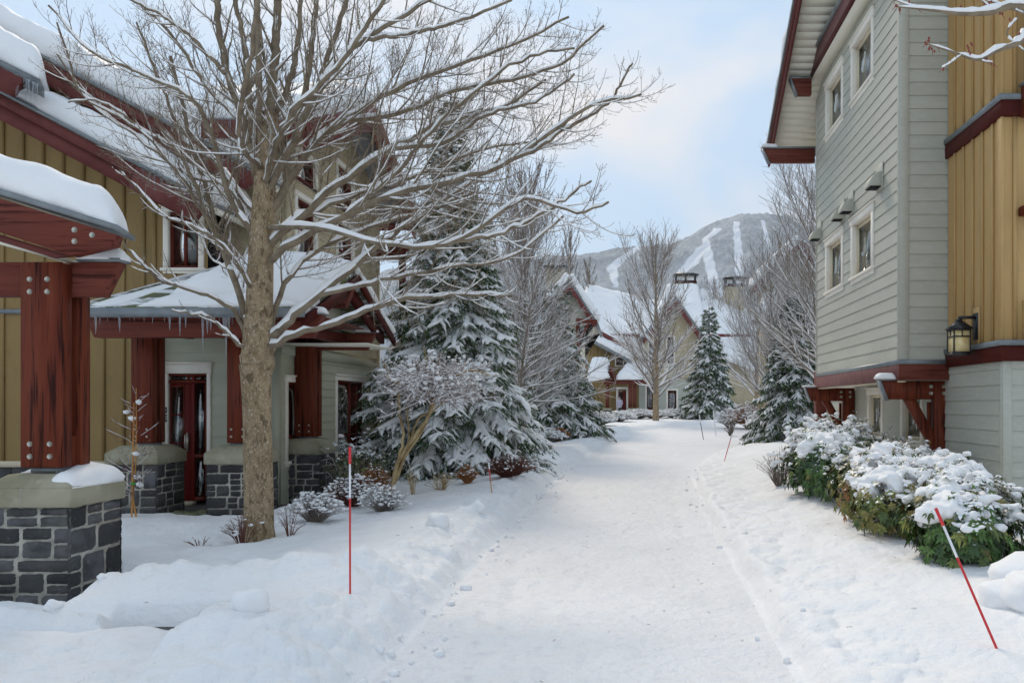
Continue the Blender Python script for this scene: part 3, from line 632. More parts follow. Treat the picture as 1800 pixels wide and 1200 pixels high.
    for (ya, yb_, sd) in ((ye0, yr, 21), (ye1, yr, 22)):
        r = obj('roof', MB().hexa([(xa, ya, ze-.14), (xc, ya, ze-.14), (xc, yb_, zr-.14), (xd, yb_, zr-.14), (xa, ya, ze), (xc, ya, ze), (xc, yb_, zr), (xd, yb_, zr)]), M['flash'], h)
        sgn = 1 if yb_ > ya else -1
        mb = MB(); mb.prism([(xc+.0, ya, ze-.02), (xc, yb_, zr-.02), (xc, yb_, zr-.32), (xc, ya, ze-.32)], (.05, 0, 0)); obj('fascia', mb, M['fascia'], r)
        mb = MB(); mb.prism([(xc-.06, ya+.06*sgn, ze-.02-.14), (xc-.06, yb_, zr-.30), (xc-.06, yb_, zr-.5), (xc-.06, ya+.06*sgn, ze-.5)], (.05, 0, 0)); obj('fascia', mb, M['fascia'], r)
        mb = MB(); mb.box(xa, xc, ya-.03*sgn, ya, ze-.30, ze-.03); obj('fascia', mb, M['fascia'], r)
        snow_slab(r, (xa, ya+.03*sgn, ze), (xc, ya+.03*sgn, ze), (xc, yb_, zr), (xd, yb_, zr), .38, .2, seed=sd)
        if sd == 21: icicles(r, (-6.4, ya-.03, ze-.05), (-5.2, ya-.03, ze-.05), 22, .05, .30, 6, .013, 2)
    mb = MB(); mb.box(-6.9, -4.95, 16.6, 18.0, 5.0, 5.05); obj('soffit', mb, M['cream'], h)
    mb = MB(); mb.box(-5.02, -4.9, 17.4, 17.55, 1.9, 5.0); mb.box(-5.6, -4.8, 17.35, 17.6, 4.75, 5.0); obj('post', mb, M['post'], h, bevel=.01)
    # --- ground floor sage siding
    dz = (-7.36, -6.60, -.02, 2.17)
    mb = MB(); siding(mb, (0, 12.6, 0), XU, FR, -7.42, -5.6, -.1, 2.95, .165, [(-7.34, -6.62, -.1, 2.15)]); obj('siding_wall', mb, M['green'], h)
    hs = [(12.85, 13.75, .55, 2.02), (15.05, 16.75, .42, 2.12)]
    mb = MB(); siding(mb, (-5.55, 0, 0), YU, RT, 12.62, 17.4, -.1, 2.5, .15, [(a+.02, b-.02, c+.02, d-.02) for a, b, c, d in hs]); obj('siding_wall', mb, M['green'], h)
    mb = MB(); mb.box(-5.62, -5.53, 12.58, 12.66, -.1, 2.6); mb.box(-5.6, -5.53, 17.38, 17.46, -.1, 2.6); mb.box(-5.55, -5.515, 12.7, 17.4, 2.36, 2.56); obj('corner_board', mb, M['green'], h)
    for a, b, c, d in hs: window(h, (-5.55, 0, 0), YU, RT, a, b, c, d, trim=.09, mull=(.55, .8) if b-a > 1 else (), bars=(.3,), curtain=((.5, .62),) if b-a > 1 else None)
    core = MB(); core.box(-7.4, -6.45, 13.5, 13.6, -.1, 2.9); core.box(-13, -7.45, 12.8, 17.4, -.1, 2.6); core.box(-13, -6.4, 16.9, 17.4, -.1, 2.6); obj('wall_core', core, M['green'], h)
    # --- front door
    y = 12.6; tr = MB()
    tr.box(dz[0], dz[0]+.085, y-.035, y+.06, 0, 2.05); tr.box(dz[1]-.06, dz[1], y-.035, y+.06, 0, 2.05); tr.box(dz[0]-.01, dz[1]+.01, y-.045, y+.06, 2.05, 2.2); tr.box(dz[0]-.03, dz[1]+.03, y-.07, y+.0, 2.2, 2.23)
    D = obj('door', MB().box(-7.26, -6.92, y+.02, y+.06, .04, 1.93).box(-6.915, -6.87, y-.0, y+.06, .04, 2.05), M['door'], h, bevel=.004)
    obj('door_frame', tr, M['trim'], D, bevel=.004)
    fr = MB(); fr.box(-7.27, -6.66, y-.01, y+.04, 1.9, 1.945); fr.box(-6.70, -6.66, y-.01, y+.05, .04, 1.9); fr.box(-6.87, -6.70, y, y+.05, .04, .1); fr.box(-6.87, -6.70, y, y+.05, .72, .77); fr.box(-7.27, -6.66, y-.01, y+.05, 2.01, 2.05); fr.box(-6.99, -6.955, y+.0, y+.05, 1.945, 2.01)
    fr.box(-7.05, -7.03, y+.01, y+.03, .5, 1.9); fr.box(-7.26, -7.24, y+.01, y+.03, .5, 1.9)
    for z in (.5, .95, 1.4, 1.85): fr.box(-7.24, -7.05, y+.012, y+.03, z-.012, z+.012)
    obj('sidelight_frame', fr, M['sash'], D)
    gl = MB(); gl.box(-7.24, -7.05, y+.014, y+.018, .5, 1.85); gl.box(-6.87, -6.7, y+.02, y+.025, .77, 1.9); gl.box(-6.87, -6.7, y+.02, y+.025, .1, .72); gl.box(-7.27, -6.66, y+.02, y+.025, 1.945, 2.01); obj('pane', gl, M['glass'], D)
    bk = MB(); bk.box(-6.87, -6.66, y+.07, y+.1, .0, 2.06); bk.box(-7.27, -6.66, y+.07, y+.1, 1.93, 2.06); obj('interior', bk, M['dark'], D)
    bk2 = MB(); bk2.box(-7.24, -7.05, y+.0185, y+.0195, .5, 1.85); obj('interior', bk2, M['dark'], D)
    hd = MB(); hd.box(-6.99, -6.965, y-.02, y+.02, .82, 1.12); hd.tube([(-6.978, y-.02, 1.08), (-6.978, y-.07, 1.08), (-6.978, y-.07, .88), (-6.978, y-.02, .88)], .012, 8); obj('handle', hd, M['steel'], D)
    obj('threshold', MB().box(-7.3, -6.85, y-.18, y+.02, -.02, .04), M['trim_beige'], D)
    # house number plates: 20
    px = -7.318; pl = obj('number_plate', MB().box(px-.033, px+.033, y-.05, y-.036, 1.29, 1.41).box(px-.033, px+.033, y-.05, y-.036, 1.43, 1.52), M['black'], h)
    cu = bpy.data.curves.new('numeral', 'FONT'); cu.body = '20'; cu.size = .085; cu.align_x = 'CENTER'; cu.extrude = .002
    t = bpy.data.objects.new('numeral', cu); S.collection.objects.link(t); bpy.context.view_layer.update()
    me = t.to_mesh(); me2 = me.copy(); t.to_mesh_clear(); bpy.data.objects.remove(t); me2.materials.clear(); me2.materials.append(M['plate_white'])
    t = bpy.data.objects.new('numeral', me2); S.collection.objects.link(t); t.parent = pl; t.location = Vector((px, y-.053, 1.322))-Vector(ORIG[h]); t.rotation_euler = (math.pi/2, 0, 0)
    nb = MB(); 
    for k in range(4): nb.box(px-.022+k*.012, px-.014+k*.012, y-.053, y-.05, 1.455, 1.495)
    obj('numeral', nb, M['plate_white'], pl)
    # --- porch over the door: three piers, posts, beams, gabled and hipped roof
    def pier(x, yy, w=.66, z1=.75, seed=1, bot=-.15, seam=False):
        p = obj('stone_pier', MB().box(x+.02, x+w-.02, yy+.02, yy+w-.02, bot, .2), M['mortar'], h)
        stonework(p, x, x+w, yy, yy+w, bot, z1, seed); capstone(p, x, x+w, yy, yy+w, z1, seam); return p
    def post(x, yy, w=.33, z0=1.03, z1=2.45, ft=.11, gap=.085, nb=True, rr=.017, mats='post', bot4=True):
        yc = yy
        p = obj('timber_post', MB().box(x-w/2, x+w/2, yc-ft-gap/2, yc-gap/2, z0, z1).box(x-w/2, x+w/2, yc+gap/2, yc+gap/2+ft, z0, z1).box(x-w/2+.05, x+w/2-.03, yc-gap/2+.001, yc+gap/2-.001, z0, z0+.25), M[mats], h, bevel=.008)
        obj('post_base', MB().box(x-.12, x+.12, yc-.12, yc+.12, z0-.045, z0-.002).cyl((x-.05, yc-.1, z0-.1), (x-.05, yc-.1, z0-.03), .02).cyl((x+.09, yc-.11, z0-.1), (x+.09, yc-.11, z0+.02), .012), M['flash'], p)
        yf = yc-ft-gap/2
        for dx in (-.09, .07):
            for z in (z0+.09, z0+.19): bolt(p, (x+dx, yf, z), (0, -1, 0), rr)
        return p
    pier(-7.05, 10.78, seed=3); pier(-5.71, 10.78, seed=5); pier(-5.70, 13.0, seed=8)
    post(-6.70, 11.11, w=.30, z1=2.75); post(-5.38, 11.11, w=.30, z1=2.75); post(-5.36, 13.33, w=.34, z1=2.75)
    def tailbeam(x0, x1, ya, yb_, z0, z1, cut=.14, both=False, cap=True, mats='beam', snow=True, seed=2):
        pts = [(x0, ya, z1), (x1, ya, z1), (x1-cut, ya, z0), (x0+(cut if both else 0), ya, z0)]
        b = obj('beam', MB().prism(pts, (0, yb_-ya, 0)), M[mats], h, bevel=.008)
        if cap: obj('flashing', MB().box(x1-.34, x1+.015, ya-.02, yb_+.02, z1+.002, z1+.03), M['flash'], b)
        if snow: snow_slab(b, (x1-.34, ya-.02, z1+.03), (x1+.02, ya-.02, z1+.03), (x1+.02, yb_+.02, z1+.03), (x1-.34, yb_+.02, z1+.03), .09, .06, seed=seed, res=.03, wav=.02, bulge=.015)
        return b
    tailbeam(-7.16, -4.02, 10.45, 10.60, 2.44, 2.74, both=True, seed=5)
    tailbeam(-5.5, -4.22, 13.28, 13.37, 2.47, 2.75, seed=6)
    for (x, ya, yb_) in ((-6.7, 10.6, 12.2), (-5.38, 10.6, 13.9), (-4.75, 10.2, 13.9)):
        obj('beam', MB().box(x-.05, x+.05, ya, yb_, 2.56, 2.73), M['beam_y'], h, bevel=.006)
    tailbeam(-5.9, -4.12, 11.95, 12.09, 3.02, 3.36, seed=7)
    ef, er, yr2, zr2, ze2 = 10.15, 13.95, 12.05, 3.62, 2.80; xr = -4.12; xl = -7.12; xh = -6.25
    def rf(pts, sd, name='roof', th=.3, m_='shingle_snowy', snowq=None, rr=.16):
        a = np.array(pts, float); r = obj('porch_roof', MB().hexa(np.vstack([a-np.array([0, 0, .09]), a])) if len(a) == 4 else MB().prism(a-np.array([0, 0, .09]), (0, 0, .09)), M[m_], h)
        q = snowq if snowq is not None else pts
        snow_slab(r, *q, th=th, r=rr, seed=sd, drip=.0)
        return r
    r = rf([(xl, ef, ze2), (xr, ef, ze2), (xr, yr2, zr2), (xh, yr2, zr2)], 31, snowq=[(-6.1, ef+.5, ze2+.21), (xr, ef+.04, ze2+.02), (xr, yr2, zr2), (-5.9, yr2, zr2)], th=.32, rr=.5)
    snow_slab(r, (-6.3, ef+.02, ze2+.004), (xr, ef+.02, ze2+.004), (xr, ef+1.2, ze2+.52), (-5.6, ef+1.2, ze2+.52), .07, .3, seed=35, wav=.12, bulge=.02)
    snow_slab(r, (xl+.1, ef+.05, ze2), (-6.6, ef+.05, ze2), (-6.2, yr2-.5, zr2-.24), (-6.45, yr2-.75, zr2-.35), .05, .3, seed=33, wav=.03)
    obj('eave_board', MB().box(xl, xr, ef-.03, ef, ze2-.13, ze2-.01), M['flash'], r)
    sof = MB().box(xl+.05, xr-.05, ef+.05, 12.55, 2.74, 2.76); obj('soffit', sof, M['beam'], r)
    icicles(r, (xl+.02, ef-.02, ze2-.12), (xr-.3, ef-.02, ze2-.12), 46, .03, .13, 8, .007, 2)
    R = random.Random(4)
    for px_, L in ((170, .30), (212, .26), (300, .24), (318, .34), (328, .2), (358, .62), (366, .3), (372, .24), (395, .33), (399, .75), (404, .3)):
        icicle(r, (((px_-CX)*ef/F), ef-.02, ze2-.12), L*.78, .016+.008*R.random())
    rf([(xl, er-1.7, ze2), (xl, ef, ze2), (xh, yr2, zr2), (xh, yr2+.2, zr2)], 32, th=.03)
    r = rf([(-5.5, er, ze2), (xr, er, ze2), (xr, yr2, zr2), (-5.5, yr2, zr2)], 34, th=.26)
    for (ya, sg) in ((ef, 1), (er, -1)):
        mb = MB(); mb.prism([(xr, ya, ze2-.1), (xr, yr2, zr2-.1), (xr, yr2, zr2-.22), (xr, ya, ze2-.22)], (.045, 0, 0)); obj('fascia', mb, M['band'], r)
        mb = MB(); mb.prism([(xr-.16, ya+.25*sg, ze2-.02), (xr-.16, yr2, zr2-.24), (xr-.16, yr2, zr2-.42), (xr-.16, ya+.25*sg, ze2-.2)], (.08, 0, 0)); obj('fascia', mb, M['band'], r)
    mb = MB(); mb.prism([(-4.72, ef+.25, 2.78), (-4.72, yr2, 3.5), (-4.72, er-.25, 2.78)], (.03, 0, 0)); obj('gable_panel', mb, M['cream'], r)
    obj('soffit', MB().box(-5.5, xr-.02, 12.65, er-.02, 2.52, 2.54), M['cream'], r)
    # --- near porch with the big pier
    p = obj('stone_pier', MB().box(-5.03, -4.41, 6.27, 6.85, -.1, .2), M['mortar'], h)
    stonework(p, -5.05, -4.39, 6.25, 6.88, -.1, .75, 21, 1.05); cp = capstone(p, -5.05, -4.39, 6.25, 6.88, .75, True); snow_slab(cp, (-4.95, 6.5, 1.0), (-4.6, 6.5, 1.0), (-4.6, 6.85, .99), (-4.95, 6.85, .99), .04, .08, seed=42, res=.02, wav=.06, bulge=.01)
    snow_slab(cp, (-4.60, 6.27, .905), (-4.365, 6.25, .905), (-4.365, 6.88, .905), (-4.70, 6.88, .98), .12, .10, seed=47, res=.018, wav=.09, bulge=.02)
    post(-4.715, 6.56, w=.34, z0=1.05, z1=2.70, rr=.022, ft=.12, gap=.1)
    pst = [o for o in h.children if o.name.startswith('timber_post')][-1]
    for dx in (-.09, .05):
        for z in (2.46, 2.56): bolt(pst, (-4.715+dx, 6.39, z), (0, -1, 0), .022)
    tailbeam(-8, -4.16, 6.51, 6.61, 2.44, 2.72, seed=8)
    yb = 6.2; pp = lambda x, y_: P(x, y_, yb)
    bm = obj('beam', MB().prism([pp(-140, 305), pp(203, 412), pp(196, 431), pp(122, 449), pp(-140, 362)], (0, .11, 0)), M['beam'], h, bevel=.008)
    for q in ((131, 404), (131, 424), (162, 413)): bolt(bm, pp(*q), (0, -1, 0), .022)
    obj('beam', MB().prism([P(-140, 370, 6.33), P(122, 449, 6.33), P(90, 452, 6.33), P(-140, 382, 6.33)], (0, .06, 0)), M['fascia'], h)
    a = pp(-140, 299); b = pp(206, 405); rr_ = obj('porch_roof', MB().hexa(np.array([a, b, b+[-.12, .42, 0], a+[-.12, .42, 0], a+[0, 0, .045], b+[0, 0, .045], b+[-.12, .42, .045], a+[-.12, .42, .045]])), M['flash'], h)
    snow_slab(rr_, a+[0, .02, .045], b+[-.03, .02, .045], b+[-.16, .42, .045], a+[0, .42, .045], .30, .26, seed=44, res=.04, bulge=.02)
    obj('soffit', MB().hexa(np.array([P(-140, 392, 6.36), P(92, 452, 6.36), P(92, 452, 6.36)+[-.1, 1.0, -.0], P(-140, 392, 6.36)+[0, 1.0, 0], P(-140, 392, 6.36)+[0, 0, .03], P(92, 452, 6.36)+[0, 0, .03], P(92, 452, 6.36)+[-.1, 1.0, .03], P(-140, 392, 6.36)+[0, 1.0, .03]])), M['cream'], rr_)
    return h
LH = left_house()
obj('porch_floor', MB().box(-7.6, -4.9, 10.6, 12.6, -.1, -.015).box(-7.0, -4.85, 5.55, 6.9, -.12, -.02).box(-3.75, -2.8, 5.25, 5.75, -.12, -.012), M['paver'], kind='structure')

# ================================================================= RIGHT HOUSE
def right_house():
    h = thing('townhouse', 'sage grey and ochre town house with an overhanging box bay, right of the path', 'house', (6, 12, 0))
    XA, YA, YZ = 4.12, 12.07, 17.43; XM = 4.90; YB = 10.3
    holes = []
    for (a, b) in ((13.35, 14.7), (15.25, 16.6)):
        holes.append((a, b, 7.0, 8.2)); holes.append((a, b, 3.76, 4.95))
    mb = MB(); siding(mb, (XA, 0, 0), YU, LT, YA+.09, YZ-.05, 2.24, 11.5, .2, [(a+.02, b-.02, c+.02, d-.02) for a, b, c, d in holes]); obj('siding_wall', mb, M['sage'], h)
    mb = MB(); siding(mb, (0, YA, 0), XU, FR, XA+.12, XM+.02, 2.24, 11.5, .2); obj('siding_wall', mb, M['sage'], h)
    mb = MB(); mb.box(XA-.025, XA+.02, YA-.005, YA+.09, 2.24, 11.5); mb.box(XA-.02, XA+.12, YA-.027, YA-.0055, 2.24, 11.5); mb.box(XA-.025, XA+.02, YZ-.06, YZ+.01, 2.24, 11.5); obj('corner_board', mb, M['sage'], h, bevel=.003)
    core = MB(); core.box(XA+1.0, 9, YA+.01, YZ, 2.2, 11.5); core.box(XA+.005, 5.2, YZ-.04, YZ, 2.0, 11.5); core.box(XM+1.0, 9, YB+.02, 21, -.2, 11.4); core.box(XA+.02, XM+1, YA+.01, YZ-.02, 2.0, 2.04); obj('wall_core', core, M['sage'], h)
    for a, b, c, d in holes: window(h, (XA, 0, 0), YU, LT, a, b, c, d, trim=.12, sash='trim_beige', curtain=((.42, 1),), rec=.1, fw=.07)
    # skirt band of the box
    obj('flashing', MB().box(XA-.035, XM, YA-.045, YZ, 2.17, 2.238), M['flash'], h)
    obj('band', MB().box(XA-.03, XA+.03, YA+.03, YZ, 1.93, 2.169), M['band_pink'], h, bevel=.004)
    obj('band', MB().box(XA-.03, XM+.02, YA-.04, YA+.03, 1.93, 2.169), M['beam'], h, bevel=.004)
    obj('trim', MB().box(XA-.005, XA+.1, YA+.04, YZ-.1, 1.90, 1.929), M['trim_beige'], h)
    # brackets
    for yy, zz, w, s in ((12.2, 0, 1, 1), (17.36, 0, 1, 1)):
        x1 = XM-.02
        b = obj('bracket', MB().prism([(3.86, yy, 1.925), (x1, yy, 1.925), (x1, yy, 1.64), (3.98, yy, 1.64)], (0, .14, 0)), M['post'], h, bevel=.006)
        obj('post', MB().box(4.69, 4.92, yy-.02, yy+.17, -.2, 1.924), M['post'], b, bevel=.008)
        obj('post', MB().box(4.62, 4.67, yy+.1, yy+.15, -.2, 1.6), M['post'], b)
        obj('brace', MB().prism([(4.23, yy+.02, 1.64), (4.41, yy+.02, 1.64), (4.69, yy+.02, 1.12), (4.69, yy+.02, .82)], (0, .1, 0)), M['post'], b, bevel=.006)
        obj('flashing', MB().box(3.84, 4.1, yy-.02, yy+.16, 1.927, 1.958).prism([(3.835, yy-.02, 1.93), (3.86, yy-.02, 1.93), (3.985, yy-.02, 1.62), (3.955, yy-.02, 1.62)], (0, .18, 0)), M['flash'], b)
        snow_slab(b, (3.82, yy-.03, 1.96), (4.1, yy-.03, 1.96), (4.1, yy+.17, 1.96), (3.82, yy+.17, 1.96), .10 if yy < 15 else .03, .06, seed=51, res=.03, wav=.02, bulge=.02)
        for dx, dz in ((-.07, -.09), (-.07, -.19), (.12, -.09), (.12, -.19), (.04, -1.05), (.09, -1.15), (.15, -1.24)): bolt(b, (4.70+dx, yy-.02 if dx > 0 else yy, 1.925+dz), (0, -1, 0), .03)
    # recessed ground floor wall
    lw = [(13.35, 14.45, .83, 1.88), (15.45, 16.45, .83, 1.88)]
    mb = MB(); siding(mb, (XM+.05, 0, 0), YU, LT, YA, 19.9, -.16, 2.0, .2, [(a+.02, b-.02, c+.02, d-.02) for a, b, c, d in lw]); obj('siding_wall', mb, M['sage'], h)
    for a, b, c, d in lw: window(h, (XM+.05, 0, 0), YU, LT, a, b, c, d, trim=.12, sash='trim_beige', curtain=((0, .5),), rec=.08, fw=.06)
    # porch post further on
    obj('post', MB().box(4.72, 4.98, 20.0, 20.3, -.2, 2.4), M['beam'], h, bevel=.008)
    obj('door', MB().box(5.0, 5.8, 20.0, 20.05, -.1, 2.1), M['sash'], h)
    # near ground floor wall and the ochre storeys above
    ZB = .02
    mb = MB(); siding(mb, (XM-.05, 0, 0), YU, LT, YB+.06, YA+.14, ZB, 2.12, .2); obj('siding_wall', mb, M['sage'], h)
    mb = MB(); siding(mb, (0, YB, 0), XU, FR, XM+.045, 8.5, ZB, 2.12, .2); obj('siding_wall', mb, M['sage'], h)
    obj('corner_board', MB().box(XM-.077, XM-.02, YB-.005, YB+.07, ZB, 2.12).box(XM-.07, XM+.045, YB-.027, YB-.0055, ZB, 2.12), M['sage'], h, bevel=.003)
    obj('base_trim', MB().box(XM-.09, 8.5, YB-.05, YA+.1, -.08, ZB-.002), M['flash'], h)
    obj('foundation', MB().box(XM-.02, 8.5, YB+.03, YA+.1, -.5, -.082), M['band'], h)
    xo = XM-.11
    for z0, z1, zf in ((2.12, 2.32, 2.39), (5.27, 5.48, 5.55)):
        obj('band', MB().box(xo, 8.5, YB-.06, YA+.0, z0, z1), M['band'], h, bevel=.004); obj('flashing', MB().box(xo-.02, 8.5, YB-.08, YA, z1+.001, zf), M['flash'], h)
    for z0, z1 in ((2.391, 5.27), (5.551, 11.5)):
        mb = MB(); batten(mb, (xo+.04, 0, 0), YU, LT, YB-.01, YA-.03, z0, lambda u, z1=z1: z1, .305, (), w=.05, t=.026, first=.23)
        batten(mb, (0, YB-.012, 0), XU, FR, xo+.04, 8.5, z0, lambda u, z1=z1: z1, .405, (), w=.05, t=.026, first=.13); obj('ochre_wall', mb, M['ochre'], h)
        obj('corner_board', MB().box(xo+.012, xo+.05, YB-.035, YB+.09, z0, z1), M['ochre'], h, bevel=.003)
    # beams at the right edge of the picture
    b = obj('beam', MB().box(5.02, 5.30, YB-.30, YB-.10, 5.22, 5.62), M['post'], h, bevel=.008)
    obj('flashing', MB().box(5.0, 5.32, YB-.33, YB-.08, 5.622, 5.65), M['flash'], b)
    for z in (5.32, 5.42, 5.52): bolt(b, (5.09, YB-.30, z), (0, -1, 0), .035)
    obj('post', MB().box(5.08, 5.30, YB-.28, YB-.12, 5.652, 9), M['post'], b, bevel=.008)
    obj('beam', MB().box(5.03, 5.3, YB-.25, YB-.02, 3.98, 4.1), M['sash'], h, bevel=.008)
    # attic band
    r = obj('attic_band', MB().prism([(3.86, YA-.1, 8.56), (3.86, 16.86, 8.56), (3.86, 16.36, 8.87), (3.86, YA-.1, 8.87)], (.25, 0, 0)), M['band_pink'], h)
    obj('flashing', MB().box(3.82, 4.1, YA-.1, 16.3, 8.871, 8.93), M['flash'], r)
    obj('band', MB().prism([(3.845, YA-.1, 8.45), (3.845, 17.03, 8.45), (3.845, 16.87, 8.559), (3.845, YA-.1, 8.559)], (.27, 0, 0)), M['band'], r)
    obj('soffit', MB().box(3.87, XA, YA-.1, 17.0, 8.43, 8.449), M['cream'], r)
    # rake roof, rising towards the camera
    X0 = 3.28; Y1, Z1 = 18.75, 7.40; Y2 = 10.5; sl = .62; Z2 = Z1+sl*(Y1-Y2)
    f = lambda y: Z1+sl*(Y1-y)
    rf = obj('roof', MB().hexa([(X0+.06, Y1, Z1), (9, Y1, Z1), (9, Y2, Z2), (X0+.06, Y2, Z2), (X0+.06, Y1, Z1+.12), (9, Y1, Z1+.12), (9, Y2, Z2+.12), (X0+.06, Y2, Z2+.12)]), M['flash'], h)
    mb = MB()
    y = Y1-.02
    while y > Y2:
        ya = y-.15; mb.prism([(X0+.07, y, f(y)-.012), (X0+.07, ya+.005, f(ya+.005)-.012), (X0+.07, ya+.005, f(ya+.005)-.03), (X0+.07, y, f(y)-.03)], (.98, 0, 0)); y = ya
    obj('soffit', mb, M['cream'], rf)
    for dx, z0, z1, m_ in ((0, -.24, .10, 'fascia'), (-.035, -.07, .12, 'fascia'), (-.07, .05, .155, 'flash')):
        mb = MB(); mb.prism([(X0+dx, Y1+.02, f(Y1)+z0), (X0+dx, Y2, f(Y2)+z0), (X0+dx, Y2, f(Y2)+z1), (X0+dx, Y1+.02, f(Y1)+z1)], (.05, 0, 0)); obj('fascia' if m_ == 'fascia' else 'drip_edge', mb, M[m_], rf)
    obj('fascia', MB().box(X0, XA, Y1-.0, Y1+.04, Z1-.12, Z1+.1), M['fascia'], rf)
    snow_slab(rf, (X0-.05, Y1, Z1+.15), (X0-.05, Y2, Z2+.15), (9, Y2, Z2+.15), (9, Y1, Z1+.15), .26, .16, seed=61, res=.09)
    for (xs, yy, za, zb) in ((2.98, 17.6, 6.92, 7.22), (3.42, 16.75, 8.08, 8.42)):
        b = obj('bracket', MB().prism([(xs, yy, zb), (XA if xs < 3.2 else 3.85, yy, zb), (XA if xs < 3.2 else 3.85, yy, za), (xs+.14, yy, za)], (0, .14, 0)), M['beam'], h, bevel=.006)
        obj('flashing', MB().box(xs-.03, XA if xs < 3.2 else 3.84, yy-.02, yy+.16, zb+.001, zb+.035).prism([(xs-.03, yy-.02, zb), (xs-.005, yy-.02, zb), (xs+.14, yy-.02, za-.01), (xs+.11, yy-.02, za-.01)], (0, .18, 0)), M['flash'], b)
        if xs < 3.2: snow_slab(b, (xs-.04, yy-.02, zb+.036), (xs+.3, yy-.02, zb+.036), (xs+.3, yy+.16, zb+.036), (xs-.04, yy+.16, zb+.036), .09, .06, seed=62, res=.03, wav=.02, bulge=.02)
    # dryer vents
    for (yy, w) in ((12.86, .30), (14.55, .26), (15.15, .24), (16.95, .30)):
        n = 9; th = np.linspace(0, math.pi/2, n); R_ = .21; z0 = 5.08
        pts = [(XA-.02-R_*math.sin(t), yy, z0+.02+(R_+.02)*math.cos(t)) for t in th]
        pts += [(XA-.02, yy, z0+.02)]
        v = obj('vent_hood', MB().prism(pts, (0, w, 0)).box(XA-.03, XA-.014, yy-.03, yy+w+.03, z0-.02, z0+.40), M['sage'], h, bevel=.005)
        obj('grille', MB().box(XA-.02-R_+.02, XA-.04, yy+.02, yy+w-.02, z0+.005, z0+.015), M['dark'], v)
    return h
RH = right_house()
def lantern(x, y, z, label, axis):
    """square lantern; bracket on a wall that faces -X (axis 0) or -Y (axis 1)"""
    w = .112
    t = thing('wall_lantern', label, 'lamp', (x, y, z), 'lanterns on the ochre wall')
    mb = MB(); c = .105
    mb.hexa([(x-w-.035, y-w-.035, z+.20), (x+w+.035, y-w-.035, z+.20), (x+w+.035, y+w+.035, z+.20), (x-w-.035, y+w+.035, z+.20), (x-.04, y-.04, z+.31), (x+.04, y-.04, z+.31), (x+.04, y+.04, z+.31), (x-.04, y+.04, z+.31)])
    mb.box(x-.035, x+.035, y-.035, y+.035, z+.311, z+.34); mb.box(x-w-.012, x+w+.012, y-w-.012, y+w+.012, z+.178, z+.199)
    obj('roof', mb, M['black'], t)
    fr = MB()
    for sx in (-1, 1):
        for sy in (-1, 1): fr.box(x+sx*w-.008, x+sx*w+.008, y+sy*w-.008, y+sy*w+.008, z-.13, z+.178)
    for zz in (-.135, .085):
        for sx in (-1, 1): fr.box(x+sx*w-.009, x+sx*w+.009, y-w, y+w, z+zz, z+zz+.018); fr.box(x-w, x+w, y+sx*w-.009, y+sx*w+.009, z+zz, z+zz+.018)
    for sx in (-1, 1): fr.box(x+sx*w-.008, x+sx*w+.008, y-.006, y+.006, z+.10, z+.178); fr.box(x-.006, x+.006, y+sx*w-.008, y+sx*w+.008, z+.10, z+.178)
    fr.box(x-w-.01, x+w+.01, y-w-.01, y+w+.01, z-.16, z-.136); obj('frame', fr, M['black'], t)
    obj('glass', MB().box(x-w+.004, x+w-.004, y-w+.004, y+w-.004, z-.13, z+.175), M['lampglass'], t)
    b = MB()
    if axis == 0: b.box(x+.0, 4.80, y-.03, y+.03, z+.342, z+.38); b.box(4.785, 4.83, y-.08, y+.08, z+.05, z+.42); fl = MB().box(4.795, 4.83, y-.1, y+.1, z-.05, z+.5)
    else: b.box(x-.03, x+.03, y, 10.3, z+.342, z+.38); b.box(x-.08, x+.08, 10.24, 10.29, z+.05, z+.42); fl = MB().box(x-.1, x+.1, 10.26, 10.29, z-.05, z+.5)
    obj('bracket', b, M['black'], t); obj('mounting_board', fl, M['ochre'], t)
lantern(4.56, 11.0, 2.40, 'black square lantern with amber glass on the ochre wall just above the red band', 0)
lantern(5.19, 9.95, 2.40, 'black lantern cut off by the right picture edge, on the front facing ochre wall', 1)

